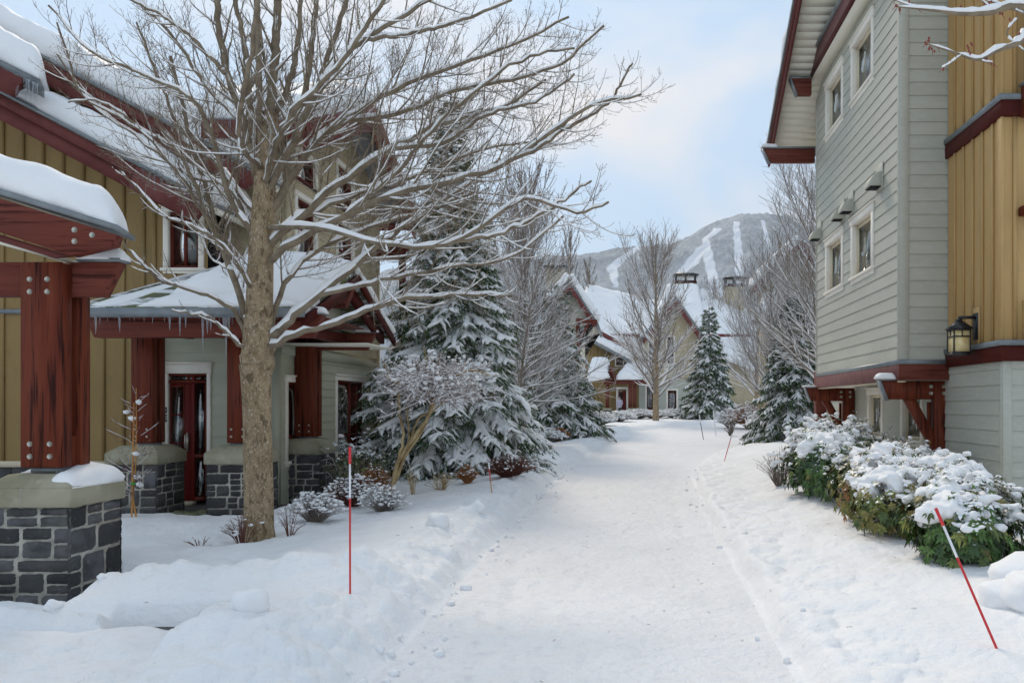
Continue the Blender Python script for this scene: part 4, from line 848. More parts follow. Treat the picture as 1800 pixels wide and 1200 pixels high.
# ================================================================= HOUSES FURTHER ON
def simple_prism_roof(par, pts, off, m_='flash', name='roof'): return obj(name, MB().prism(pts, off), M[m_], par)
def far_houses():
    # --- gabled tan house behind the second spruce (about 40 m)
    Y = 40; p = lambda x, y, d=0: P(x, y, Y+d)
    h = thing('gabled_house', 'tan gabled house with a red braced eave, half hidden by snowy trees', 'house', P(1000, 740, 43))
    obj('wall', MB().prism([p(925, 760, .6), p(1017, 760, .6), p(1017, 575, .6), p(1048, 567, .6), p(1003, 507, .6), p(925, 590, .6)], (0, 6, 0)), M['cream'], h)
    obj('wall', MB().prism([p(940, 760, .4), p(1014, 760, .4), p(1014, 572, .4), p(940, 572, .4)], (0, .2, 0)), M['tan'], h)
    r = obj('roof', MB().prism([p(1001, 490), p(1052, 568), p(1048, 574), p(1001, 502), p(950, 560), p(945, 553)], (0, 7, 0)), M['flash'], h)
    obj('fascia', MB().prism([p(1001, 496, -.1), p(1050, 571, -.1), p(1043, 575, -.1), p(1001, 508, -.1), p(955, 563, -.1), p(948, 556, -.1)], (0, .1, 0)), M['fascia'], r)
    snow_slab(r, p(1052, 566), p(1052, 566, 7), p(1001, 488, 7), p(1001, 488), .35, .2, seed=71, res=.15); snow_slab(r, p(945, 551), p(945, 551, 7), p(1001, 488, 7), p(1001, 488), .35, .2, seed=72, res=.15)
    b = obj('beam', MB().prism([p(1012, 559, -.2), p(1050, 562, -.2), p(1049, 568, -.2), p(1012, 568, -.2)], (0, .2, 0)), M['beam'], h)
    obj('brace', MB().prism([p(1033, 568, -.15), p(1038, 568, -.15), p(1021, 597, -.15), p(1018, 593, -.15)], (0, .12, 0)), M['beam'], b)
    obj('post', MB().prism([p(1013, 565, .3), p(1019, 565, .3), p(1019, 640, .3), p(1013, 640, .3)], (0, .2, 0)), M['post'], h)
    q = obj('chimney', MB().prism([p(960, 560, 4), p(992, 560, 4), p(992, 470, 4), p(960, 470, 4)], (0, 1.2, 0)), M['tan'], h)
    obj('chimney_cap', MB().prism([p(955, 466, 3.8), p(997, 466, 3.8), p(997, 470, 3.8), p(955, 470, 3.8)], (0, 1.6, 0)), M['black'], q)
    # --- the long house closing the path
    Y = 76
    h = thing('long_house', 'snow roofed house with two capped chimneys closing the end of the path', 'house', P(1140, 735, 80))
    s = Y/F
    def X(px): return (px-CX)*s
    def Z(py): return H0-(py-CY)*s
    # ground floor sage siding
    wl = [(X(1135), X(1150), Z(722), Z(672)), (X(1172), X(1191), Z(722), Z(684))]
    mb = MB(); siding(mb, (0, Y, 0), XU, FR, X(1123), X(1240), Z(736), Z(668), .2, wl, t=.03); obj('siding_wall', mb, M['sage'], h)
    for w in wl: window(h, (0, Y, 0), XU, FR, w[0]-.05, w[1]+.05, w[2]-.05, w[3]+.05, trim=.16, bars=(.5,), mull=(.5,), rec=.08, hood=False)
    # upper tan storey with gable
    def gs(z):
        if z < Z(600): return (X(1130), X(1238))
        k = (z-Z(600))/(Z(533)-Z(600)); return (X(1130)+(X(1187)-X(1130))*k, X(1238)-(X(1238)-X(1187))*k)
    uw = [(X(1172), X(1186), Z(640), Z(590)), (X(1140), X(1152), Z(640), Z(600))]
    mb = MB(); siding(mb, (0, Y+.3, 0), XU, FR, X(1130), X(1238), Z(668), Z(533), .22, uw, t=.03, span=gs); obj('siding_wall', mb, M['tan'], h)
    for w in uw: window(h, (0, Y+.3, 0), XU, FR, w[0]-.05, w[1]+.05, w[2]-.05, w[3]+.05, trim=.14, bars=(.5,), rec=.08, hood=False)
    g = obj('gable_roof', MB().prism([(X(1187), Y-.5, Z(522)), (X(1246), Y-.5, Z(606)), (X(1243), Y-.5, Z(610)), (X(1187), Y-.5, Z(534)), (X(1128), Y-.5, Z(602)), (X(1125), Y-.5, Z(597))], (0, 9, 0)), M['flash'], h)
    obj('fascia', MB().prism([(X(1187), Y-.6, Z(527)), (X(1244), Y-.6, Z(608)), (X(1239), Y-.6, Z(613)), (X(1187), Y-.6, Z(539)), (X(1132), Y-.6, Z(605)), (X(1128), Y-.6, Z(600))], (0, .1, 0)), M['fascia'], g)
    for (xa, za) in ((1246, 604), (1125, 595)):
        A = np.array([X(xa), Y-.5, Z(za)]); B = A+[0, 9, 0]; D = np.array([X(1187), Y-.5, Z(520)]); C = D+[0, 9, 0]; snow_slab(g, A, B, C, D, .4, .25, seed=int(xa), res=.3)
    # main roof rising behind
    m = obj('roof', MB().prism([(X(985), Y+1, Z(590)), (X(1330), Y+1, Z(590)), (X(1330), Y+1, Z(585)), (X(985), Y+1, Z(585))], (0, .3, 0)), M['fascia'], h)
    k = (Y+7)/Y
    pt = lambda px, py, d=0: P(px, py, Y+d)
    snow_slab(m, pt(1000, 588, .6), pt(1125, 612, .6), pt(1180, 540, 8), pt(1030, 505, 8), .5, .3, seed=81, res=.4)
    snow_slab(m, pt(1125, 612, .6), pt(1250, 612, .6), pt(1228, 505, 9), pt(1172, 505, 9), .5, .3, seed=82, res=.4)
    snow_slab(m, pt(1240, 620, .6), pt(1350, 660, .6), pt(1330, 560, 9), pt(1226, 508, 9), .5, .3, seed=83, res=.4)
    obj('wall_core', MB().box(X(1000), X(1340), Y+1.4, Y+9, Z(736), Z(625)), M['tan'], h)
    # olive wing on the left with its own rakes
    op = [(X(1025), Y, Z(740)), (X(1125), Y, Z(740)), (X(1125), Y, Z(640)), (X(1025), Y, Z(590))]
    w = obj('olive_wall', MB().prism(op, (0, 1, 0)), M['olive'], h)
    bt = MB()
    for x in np.arange(X(1030), X(1124), .35): bt.box(x, x+.06, Y-.03, Y, Z(735), Z(640)+(X(1125)-x)*.45)
    obj('battens', bt, M['olive'], w)
    window(h, (0, Y-.005, 0), XU, FR, X(1081), X(1097), Z(644), Z(627), trim=.12, mull=(.5,), bars=(.5,), rec=.0, hood=False)
    rk = obj('rake_roof', MB().prism([(X(1030), Y-1, Z(590)), (X(1112), Y-1, Z(635)), (X(1110), Y-1, Z(641)), (X(1030), Y-1, Z(597))], (0, 1, 0)), M['flash'], h)
    snow_slab(rk, pt(1026, 588, -1), pt(1112, 634, -1), pt(1112, 628, .3), pt(1026, 582, .3), .55, .3, seed=84, res=.25)
    obj('fascia', MB().prism([(X(1040), Y-.4, Z(573)), (X(1112), Y-.4, Z(612)), (X(1112), Y-.4, Z(620)), (X(1040), Y-.4, Z(582))], (0, .2, 0)), M['fascia'], h)
    # porch
    pr = obj('porch_roof', MB().prism([pt(1092, 667, -3), pt(1128, 667, -3), pt(1140, 655, 0), pt(1104, 640, 0)], (0, 0, .12)), M['flash'], h)
    snow_slab(pr, pt(1080, 667, -3), pt(1128, 667, -3), pt(1146, 642, 0), pt(1104, 640, 0), .5, .35, seed=85, res=.25)
    obj('beam', MB().box(X(1062), X(1140), Y-2.6, Y-2.3, Z(676), Z(668)), M['beam'], h)
    obj('gable_face', MB().prism([pt(1062, 669, -3), pt(1081, 669, -3), pt(1072, 646, -3)], (0, .2, 0)), M['band'], h)
    pr2 = obj('porch_roof', MB().prism([pt(1072, 640, -3.1), pt(1085, 668, -3.1), pt(1083, 671, -3.1), pt(1072, 647, -3.1)], (0, 3, 0)), M['fascia'], h)
    snow_slab(pr2, pt(1030, 672, -3), pt(1072, 664, -3), pt(1071, 634, -2), pt(1040, 632, -2), .5, .3, seed=86, res=.25)
    for x in (1069, 1108, 1115): obj('timber_post', MB().box(X(x-3), X(x+3), Y-2.6, Y-2.3, Z(716), Z(676)), M['beam'], h)
    for x in (1068, 1111): 
        q = obj('stone_pier', MB().box(X(x-7), X(x+7), Y-2.8, Y-2.0, Z(735), Z(721)), M['stone'], h); obj('capstone', MB().box(X(x-8), X(x+8), Y-2.85, Y-1.95, Z(721), Z(717)), M['cap'], q)
    d = obj('door', MB().box(X(1087), X(1101), Y-.08, Y-.02, Z(722), Z(687)), M['door'], h)
    fr = MB().box(X(1083), X(1087), Y-.12, Y, Z(722), Z(684)).box(X(1101), X(1104), Y-.12, Y, Z(722), Z(684)).box(X(1083), X(1104), Y-.12, Y, Z(684), Z(680)); obj('door_frame', fr, M['trim'], d)
    obj('pane', MB().box(X(1089), X(1094), Y-.1, Y-.085, Z(715), Z(690)), M['dark'], d)
    # chimneys
    for (x0, x1, yt, yb, dd) in ((1188, 1224, 494, 530, 10), (1276, 1308, 500, 545, 8)):
        a = lambda x, y: P(x, y, Y+dd)
        c = obj('chimney', MB().prism([a(x0, yb), a(x1, yb), a(x1, yt+3), a(x0, yt+3)], (0, 1.6, 0)), M['tan'], h)
        obj('chimney_band', MB().prism([a(x0-1, yt+4), a(x1+1, yt+4), a(x1+1, yt), a(x0-1, yt)], (0, 1.7, 0)), M['band'], c)
        top = a(0, yt-11)[2]; mb = MB(); zb = a(0, yt)[2]; xa, xb = a(x0+1, 0)[0], a(x1-1, 0)[0]
        for xx in (xa, (xa+xb)/2, xb): 
            for yy in (Y+dd+.1, Y+dd+1.5): mb.box(xx-.06, xx+.06, yy-.06, yy+.06, zb, top)
        mb.hexa([(xa-.35, Y+dd-.3, top), (xb+.35, Y+dd-.3, top), (xb+.35, Y+dd+1.9, top), (xa-.35, Y+dd+1.9, top), (xa+.2, Y+dd+.3, top+.3), (xb-.2, Y+dd+.3, top+.3), (xb-.2, Y+dd+1.4, top+.3), (xa+.2, Y+dd+1.4, top+.3)])
        obj('chimney_cap', mb, M['black'], c)
        tc_ = MB(); tc_.box(xa, xb, Y+dd+.2, Y+dd+1.3, zb-.2, zb+.12); obj('flue', tc_, M['dark'], c)
    # --- house on the right behind the bare tree
    Y2 = 42; p = lambda x, y, d=0: P(x, y, Y2+d)
    h = thing('red_trimmed_house', 'house with red rakes and snowy roofs behind the bare tree at the right', 'house', P(1390, 735, 44))
    obj('wall', MB().prism([p(1347, 742), p(1460, 742), p(1460, 470), p(1410, 430), p(1347, 500)], (0, 2.5, 0)), M['tan'], h)
    r = obj('roof', MB().prism([p(1410, 422, -1), p(1480, 480, -1), p(1480, 492, -1), p(1410, 434, -1), p(1343, 500, -1), p(1338, 492, -1)], (0, 4, 0)), M['fascia'], h)
    snow_slab(r, p(1336, 490, -1), p(1336, 490, -1)+[0, 4, 0], p(1410, 420, -1)+[0, 4, 0], p(1410, 420, -1), .45, .25, seed=91, res=.25)
    r = obj('lower_roof', MB().prism([p(1322, 562, -2), p(1375, 562, -2), p(1375, 570, -2), p(1322, 570, -2)], (0, .3, 0)), M['fascia'], h)
    snow_slab(r, p(1318, 562, -2.1), p(1440, 562, -2.1), p(1440, 520, 0), p(1345, 520, 0), .4, .25, seed=92, res=.25)
    obj('beam', MB().prism([p(1350, 570, -1.8), p(1385, 570, -1.8), p(1380, 583, -1.8), p(1350, 583, -1.8)], (0, .3, 0)), M['beam'], h)
    obj('timber_post', MB().prism([p(1352, 570, -1.7), p(1359, 570, -1.7), p(1359, 740, -1.7), p(1352, 740, -1.7)], (0, .3, 0)).prism([p(1364, 570, -1.7), p(1375, 570, -1.7), p(1375, 740, -1.7), p(1364, 740, -1.7)], (0, .3, 0)), M['beam'], h)
far_houses()
# ================================================================= VEGETATION
def merge(o, v):       # melts overlapping lumps of snow into one skin
    m = o.modifiers.new('merge', 'REMESH'); m.mode = 'VOXEL'; m.voxel_size = v; m.use_smooth_shade = True
    k = o.modifiers.new('soften', 'SMOOTH'); k.iterations = 3; k.factor = .5; return o
def curve(pts, n):        # Catmull-Rom through control points
    p = np.asarray(pts, float); p = np.vstack([2*p[0]-p[1], p, 2*p[-1]-p[-2]]); m = len(p)-3; t = np.linspace(0, m-1e-6, n); i = t.astype(int); f = (t-i)[:, None]
    a, b, c, d = p[i], p[i+1], p[i+2], p[i+3]
    return .5*((2*b)+(-a+c)*f+(2*a-5*b+4*c-d)*f**2+(-a+3*b-3*c+d)*f**3)
class Grower:
    def __init__(s, seed, snow=.5, up=.35, minr=.0022, pad=.0035, k=(7, 5, 4, 3), bud=True, snow_min=.004, angle=(35, 55), curl=1.0, maxlev=3, dens=1.0, bowl=0.):
        s.pad = pad; s.R = random.Random(seed); s.bark = MB(); s.twigs = MB(); s.snow = MB(); s.sn = snow; s.up = up; s.minr = minr; s.k = k; s.bud = bud; s.snow_min = snow_min; s.angle = angle; s.curl = curl; s.maxlev = maxlev; s.dens = dens; s.budv = []; s.nseg = 0
    def add_branch(s, pts, r0, r1, lev, mb=None):
        n = len(pts); rad = r0+(r1-r0)*np.linspace(0, 1, n)**.8
        (mb or (s.bark if lev < 2 else s.twigs)).tube(pts, rad, s.k[min(lev, 3)], cap=lev < 1)
        s.nseg += 1
        if s.sn > 0 and r0 > s.snow_min: s.add_snow(pts, rad)
        return rad
    def add_snow(s, pts, rad):
        d = np.diff(pts, axis=0); L = np.linalg.norm(d, axis=1)+1e-9; flat = np.sqrt(d[:, 0]**2+d[:, 1]**2)/L
        ok = flat > .45+.25*(1-s.sn)
        i = 0; n = len(ok)
        while i < n:
            if not ok[i] or s.R.random() > .55+s.sn*.5: i += 1; continue
            j = i
            while j < n and ok[j] and (j-i < 4 or s.R.random() < .93): j += 1
            if j-i >= 1:
                q = pts[i:j+1]; rr = rad[i:j+1]; m = len(q)
                if m < 3: q = curve(q, 3); rr = np.interp(np.linspace(0, 1, 3), np.linspace(0, 1, m), rr); m = 3
                env = np.minimum(1, np.minimum(np.arange(m), np.arange(m)[::-1])*1.3+.12)
                h = (rr*.95+s.pad)*(.8+.5*np.array([s.R.random() for _ in range(m)]))*env
                s.snow.tube(q+np.array([0, 0, 1.])*(rr*.35+h*.55)[:, None], h, 5 if rr[0] > .01 else 4, cap=True)
            i = j
    def sub(s, pts, rad, lev, L, t0=.15, side0=None, spacing=None):
        """child branches along a parent"""
        R = s.R
        if lev > s.maxlev: return
        seg = np.linalg.norm(np.diff(pts, axis=0), axis=1); tot = seg.sum(); cum = np.concatenate([[0], np.cumsum(seg)])/tot
        sp = spacing if spacing else {1: .17, 2: .10, 3: .055}[lev]; sp /= s.dens
        npos = int(tot*(1-t0)/sp); 
        for a in range(npos):
            t = t0+(1-t0)*(a+R.random()*.7)/max(npos, 1)
            c = np.array([np.interp(t, cum, pts[:, k]) for k in range(3)]); r = np.interp(t, cum, rad); i = min(int(np.searchsorted(cum, t)), len(pts)-1); i = max(i, 1)
            d = unit(pts[i]-pts[i-1]); rv = unit([R.gauss(0, 1), R.gauss(0, 1), R.gauss(0, .7)]); pv = unit(np.cross(d, rv)); ang = math.radians(R.uniform(*s.angle))
            if lev == 3 and s.bud:
                for sg in (1, -1):
                    if R.random() < .8: s.twig(c, unit(d*math.cos(ang*1.1)+sg*pv*math.sin(ang*1.1)), R.uniform(.03, .13)*L, max(r*.55, s.minr*.8), True)
                continue
            for sg in ((1, -1) if R.random() < .4 else (R.choice((1, -1)),)):
                nd = unit(d*math.cos(ang)+sg*pv*math.sin(ang)); ln = L*(1-t*.72)*R.uniform(.55, 1.1)
                s.grow(c, nd, ln, max(r*R.uniform(.30, .46), s.minr), lev)
    def twig(s, p, d, ln, r, bud):
        q = p+d*ln*.5+np.array([0, 0, ln*.06]); e = q+unit(d+np.array([0, 0, s.up*1.6]))*ln*.5
        s.twigs.tube(np.array([p, q, e]), [r, r*.8, r*.6], 3, cap=False)
        if bud: s.budv.append((e, unit(e-q), r))
    def grow(s, p, d, ln, r, lev, sub=True):
        R = s.R; n = {0: 12, 1: 9, 2: 6, 3: 4}[min(lev, 3)]; pts = [p]; st = ln/(n-1); dd = d.copy()
        for i in range(n-1):
            dd = unit(dd+np.array([R.gauss(0, .07), R.gauss(0, .07), R.gauss(0, .06)+s.up*.30*s.curl*(i/(n-1)+.15)])); pts.append(pts[-1]+dd*st)
        pts = np.array(pts); rad = s.add_branch(pts, r, max(r*.3, s.minr), lev)
        if s.bud and lev >= 2: s.budv.append((pts[-1], unit(pts[-1]-pts[-2]), max(r*.3, s.minr)*1.2))
        s.sub(pts, rad, lev+1, {0: ln*.5, 1: ln*.5, 2: 1.0 if s.bud else ln*.55}[min(lev, 2)], t0=.18)
        return pts
    def buds(s, size=1.):
        if not s.budv: return None
        mb = MB(); A = []
        for (e, d, r) in s.budv:
            a = unit(np.cross(d, [.3, .5, .8])); b = np.cross(d, a); w = max(r*1.25, .0028)*size; l = .013*size
            m = e+d*l*.4; t = e+d*l; c = [m+a*w, m+b*w, m-a*w, m-b*w]
            for i in range(4): A.append((e, c[(i+1) % 4], c[i])); A.append((t, c[i], c[(i+1) % 4]))
        return mb.tris(A)
# ---------------------------------------------------------------- the big bare maple
def big_maple():
    Y = 8.5; g = gz(-3.95, Y); base = P(455, 0, Y); base[2] = g-.05
    h = thing('maple_tree', 'large bare maple with speckled trunk and snow lined limbs, in the left lawn', 'tree', base)
    G = Grower(7, pad=.0030, snow=.62, up=.5, dens=1.0, minr=.0019, angle=(28, 52))
    s = Y/F
    def L(pts, r0, r1, lev=0, sub=True, n=26, t0=.12, mult=.42):
        """pts: (px, py, dy) surveyed limb positions, dy = distance nearer (-) or farther (+) than the trunk"""
        c = np.array([P(a, b, Y+d) for a, b, d in pts]); q = curve(c, n); R = G.R
        q[1:-1] += np.array([[R.gauss(0, .008), R.gauss(0, .008), R.gauss(0, .008)] for _ in range(n-2)])
        rad = G.add_branch(q, r0*s*(.62 if r0 > 5 else .8), r1*s, lev if lev else 0)
        if sub: G.sub(q, rad, 1, np.linalg.norm(q[-1]-q[0])*mult, t0=t0)
        return q
    tr = MB(); c = curve([P(455, 955, Y), P(455, 900, Y), P(453, 780, Y), P(451, 690, Y), P(449, 640, Y)], 30); rr = np.interp(np.linspace(0, 1, 30), [0, .06, .15, .6, .9, 1], np.array([31, 27, 24.5, 23, 25, 27.])*s)
    tr.tube(c, rr, 20); c = curve([P(449, 645, Y), P(455, 560, Y), P(458, 470, Y), P(462, 380, Y), P(468, 290, Y), P(474, 200, Y)], 26); tr.tube(c, np.linspace(25, 15, 26)*s, 16)
    for (a, b, d, r) in ((436, 640, 0, 14), (470, 636, 0, 13), (440, 610, -.05, 12), (471, 600, .05, 13)): tr.blob(P(a, b, Y+d), (r*s, r*s, r*s*2), seed=a, sub=2)
    v = np.vstack(tr.V); k = 1+.02*vnoise(v[:, 0]*30+v[:, 1]*22, v[:, 2]*6, 4); v[:, 0] = base[0]+(v[:, 0]-base[0])*k; tr.V = [v]
    trunk = obj('trunk', tr, M['bark'], h, smooth=True)
    L([(474, 205, 0), (486, 60, 0), (492, -120, 0)], 14, 6)
    # low right limbs
    L([(470, 612, 0), (520, 588, -.1), (610, 560, -.3), (700, 528, -.45), (800, 518, -.6), (900, 520, -.7)], 10, 2.2, t0=.45)
    L([(468, 604, 0), (510, 560, .05), (560, 520, .1), (640, 455, .25), (720, 390, .4), (800, 340, .5), (880, 280, .6)], 13, 2.5, t0=.3)
    L([(560, 520, .1), (640, 500, .1), (700, 486, .1), (790, 470, .2), (900, 452, .3), (990, 380, .4)], 7, 2, t0=.2)
    L([(471, 600, 0), (500, 500, .3), (560, 440, .6), (650, 400, .8), (740, 372, 1.0), (840, 335, 1.1)], 9, 2)
    # big snow-lined right limbs
    L([(462, 470, 0), (520, 425, -.2), (600, 385, -.5), (700, 340, -.8), (800, 318, -1.0), (880, 292, -1.1), (960, 240, -1.2), (1010, 200, -1.3), (1062, 180, -1.3), (1128, 166, -1.35)], 11, 1.6, t0=.3)
    L([(880, 292, -1.1), (950, 258, -1.2), (1000, 222, -1.2), (1060, 190, -1.25), (1090, 150, -1.3), (1112, 112, -1.3)], 4, 1.5)
    L([(464, 440, 0), (530, 380, -.1), (600, 320, -.2), (690, 262, -.3), (780, 218, -.3), (880, 190, -.4), (960, 140, -.5)], 12, 2)
    L([(465, 420, 0), (540, 380, .4), (640, 335, .8), (740, 305, 1.1), (850, 262, 1.4), (930, 250, 1.6)], 9, 2)
    L([(466, 400, .0), (560, 400, -.6), (680, 430, -1.0), (800, 425, -1.3), (920, 350, -1.5), (1010, 375, -1.6), (1070, 355, -1.7)], 8, 1.6, t0=.35)
    L([(800, 425, -1.3), (880, 410, -1.4), (960, 370, -1.5), (1040, 318, -1.6)], 4, 1.4)
    L([(468, 380, 0), (540, 270, .1), (600, 215, .2), (680, 165, .3), (790, 120, .3), (900, 80, .3), (1000, 30, .3)], 12, 2)
    L([(600, 215, .2), (700, 200, .0), (800, 160, -.2), (900, 140, -.4), (990, 110, -.6), (1062, 45, -.7)], 7, 1.8)
    L([(470, 340, 0), (520, 240, -.3), (570, 140, -.5), (640, 70, -.7), (740, 10, -.8), (830, -50, -.9)], 11, 2.5)
    L([(470, 330, 0), (540, 200, .3), (580, 90, .5), (620, -30, .7)], 10, 4)
    L([(472, 270, 0), (530, 180, -.1), (548, 80, -.2), (560, -60, -.3)], 9, 4)
    L([(474, 220, 0), (520, 100, .4), (530, -80, .6)], 8, 4)
    L([(640, 70, -.7), (720, 60, -.8), (800, 40, -1.0), (900, 0, -1.1)], 6, 2)
    L([(690, 262, -.3), (780, 250, -.5), (860, 200, -.7), (940, 180, -.8), (1010, 130, -.9)], 5, 1.6)
    L([(600, 385, -.5), (700, 300, -.6), (760, 230, -.6), (850, 150, -.7), (930, 100, -.8), (1010, 85, -.8)], 6, 1.8)
    # left limbs
    L([(438, 600, 0), (405, 540, -.1), (340, 512, -.3), (280, 492, -.4), (250, 462, -.5), (205, 415, -.6)], 8, 1.6, t0=.45)
    L([(440, 620, 0), (415, 600, -.2), (370, 560, -.4), (330, 550, -.5), (300, 545, -.6)], 5, 1.2, t0=.3)
    L([(440, 590, 0), (415, 500, .2), (385, 420, .4), (365, 340, .5), (330, 230, .6), (300, 100, .7)], 11, 3)
    L([(450, 420, 0), (400, 340, -.2), (350, 190, -.3), (250, 130, -.4), (160, 90, -.5), (85, 10, -.6)], 9, 1.6)
    L([(452, 440, 0), (400, 330, .2), (330, 310, .2), (240, 240, .1), (170, 190, 0), (100, 95, -.1)], 7, 1.4)
    L([(385, 420, .4), (330, 330, .2), (270, 250, .0), (200, 200, -.1), (140, 160, -.2), (100, 40, -.3)], 6, 1.4)
    L([(385, 440, .4), (320, 280, .1), (260, 235, 0), (180, 180, -.2), (120, 180, -.3)], 5, 1.3)
    L([(455, 330, 0), (430, 220, -.1), (395, 110, -.2), (375, -40, -.3)], 11, 5)
    L([(455, 300, 0), (440, 180, .2), (425, 60, .3), (400, -60, .4)], 9, 4)
    L([(460, 260, 0), (455, 130, -.2), (450, -60, -.3)], 10, 5)
    L([(395, 130, -.2), (330, 60, -.3), (270, 20, -.4), (190, -20, -.5)], 5, 2)
    L([(430, 220, -.1), (370, 160, .1), (300, 60, .2), (240, 0, .3), (210, -60, .4)], 6, 2)
    L([(452, 380, 0), (380, 290, .6), (320, 240, .9), (280, 140, 1.1), (240, 40, 1.3)], 8, 2)
    L([(448, 520, 0), (400, 440, -.6), (340, 400, -.9), (290, 380, -1.1), (210, 300, -1.3)], 6, 1.5)
    L([(460, 300, 0), (420, 240, -.9), (440, 100, -1.3), (460, -60, -1.5)], 7, 3)
    L([(462, 330, 0), (500, 220, -.9), (600, 110, -1.3), (700, -40, -1.5)], 7, 3)
    obj('limbs', G.bark, M['bark_branch'], h, smooth=True); obj('twigs', G.twigs, M['bark_branch'], h); obj('snow', G.snow, M['snow'], h, smooth=True); obj('buds', G.buds(1.15), M['twig'], h)
big_maple()

def bare_tree(label, x, y, H, spread, seed, r0, up=.5, snow=.3, n1=26, fork=.18, mats='bark_far', lean=0, minr=.006, dens=.6, loc_z=None, maxlev=2, kk=(6, 4, 3, 3), ang=(20, 45), name='bare_tree', low=None, group=None, snowm=False):
    g = gz(x, y) if loc_z is None else loc_z; h = thing(name, label, 'tree', (x, y, g), group); R = random.Random(seed)
    G = Grower(seed, snow=snow, up=up, minr=minr, k=kk, bud=False, snow_min=.012, angle=ang, maxlev=maxlev, dens=dens, curl=1.0)
    top = np.array([x+lean, y, g+H*.97]); tr = curve([(x, y, g-.1), (x+lean*.2, y, g+H*.3), (x+lean*.6+R.uniform(-.1, .1), y, g+H*.65), top], 22)
    T = MB(); rad = np.linspace(r0, max(minr*1.3, r0*.08), 22); T.tube(tr, rad, 9)
    for i in range(n1):
        t = fork+(.93-fork)*(i+R.random()*.6)/n1; c = np.array([np.interp(t, np.linspace(0, 1, 22), tr[:, k]) for k in range(3)])
        az = i*2.39996+R.uniform(-.3, .3); el = math.radians(R.uniform(22, 48)+28*t) if up > .2 else math.radians(R.uniform(0, 35))
        d = np.array([math.cos(az)*math.cos(el), math.sin(az)*math.cos(el), math.sin(el)])
        ln = spread*(1.25-.75*t)*R.uniform(.75, 1.1)/max(math.cos(el), .4)
        ln = min(ln, H*(1.02-t)*1.05/max(math.sin(el), .25))
        r = max(np.interp(t, np.linspace(0, 1, 22), rad)*.5, minr*1.3)
        G.grow(c, d, ln, r, 1)
    obj('trunk', T, M['bark'] if r0 > .1 else M[mats], h, smooth=True); obj('branches', G.bark, M[mats], h); obj('twigs', G.twigs, M[mats], h)
    if G.snow.V: obj('snow', G.snow, M['snow'], h, smooth=True)
    return h

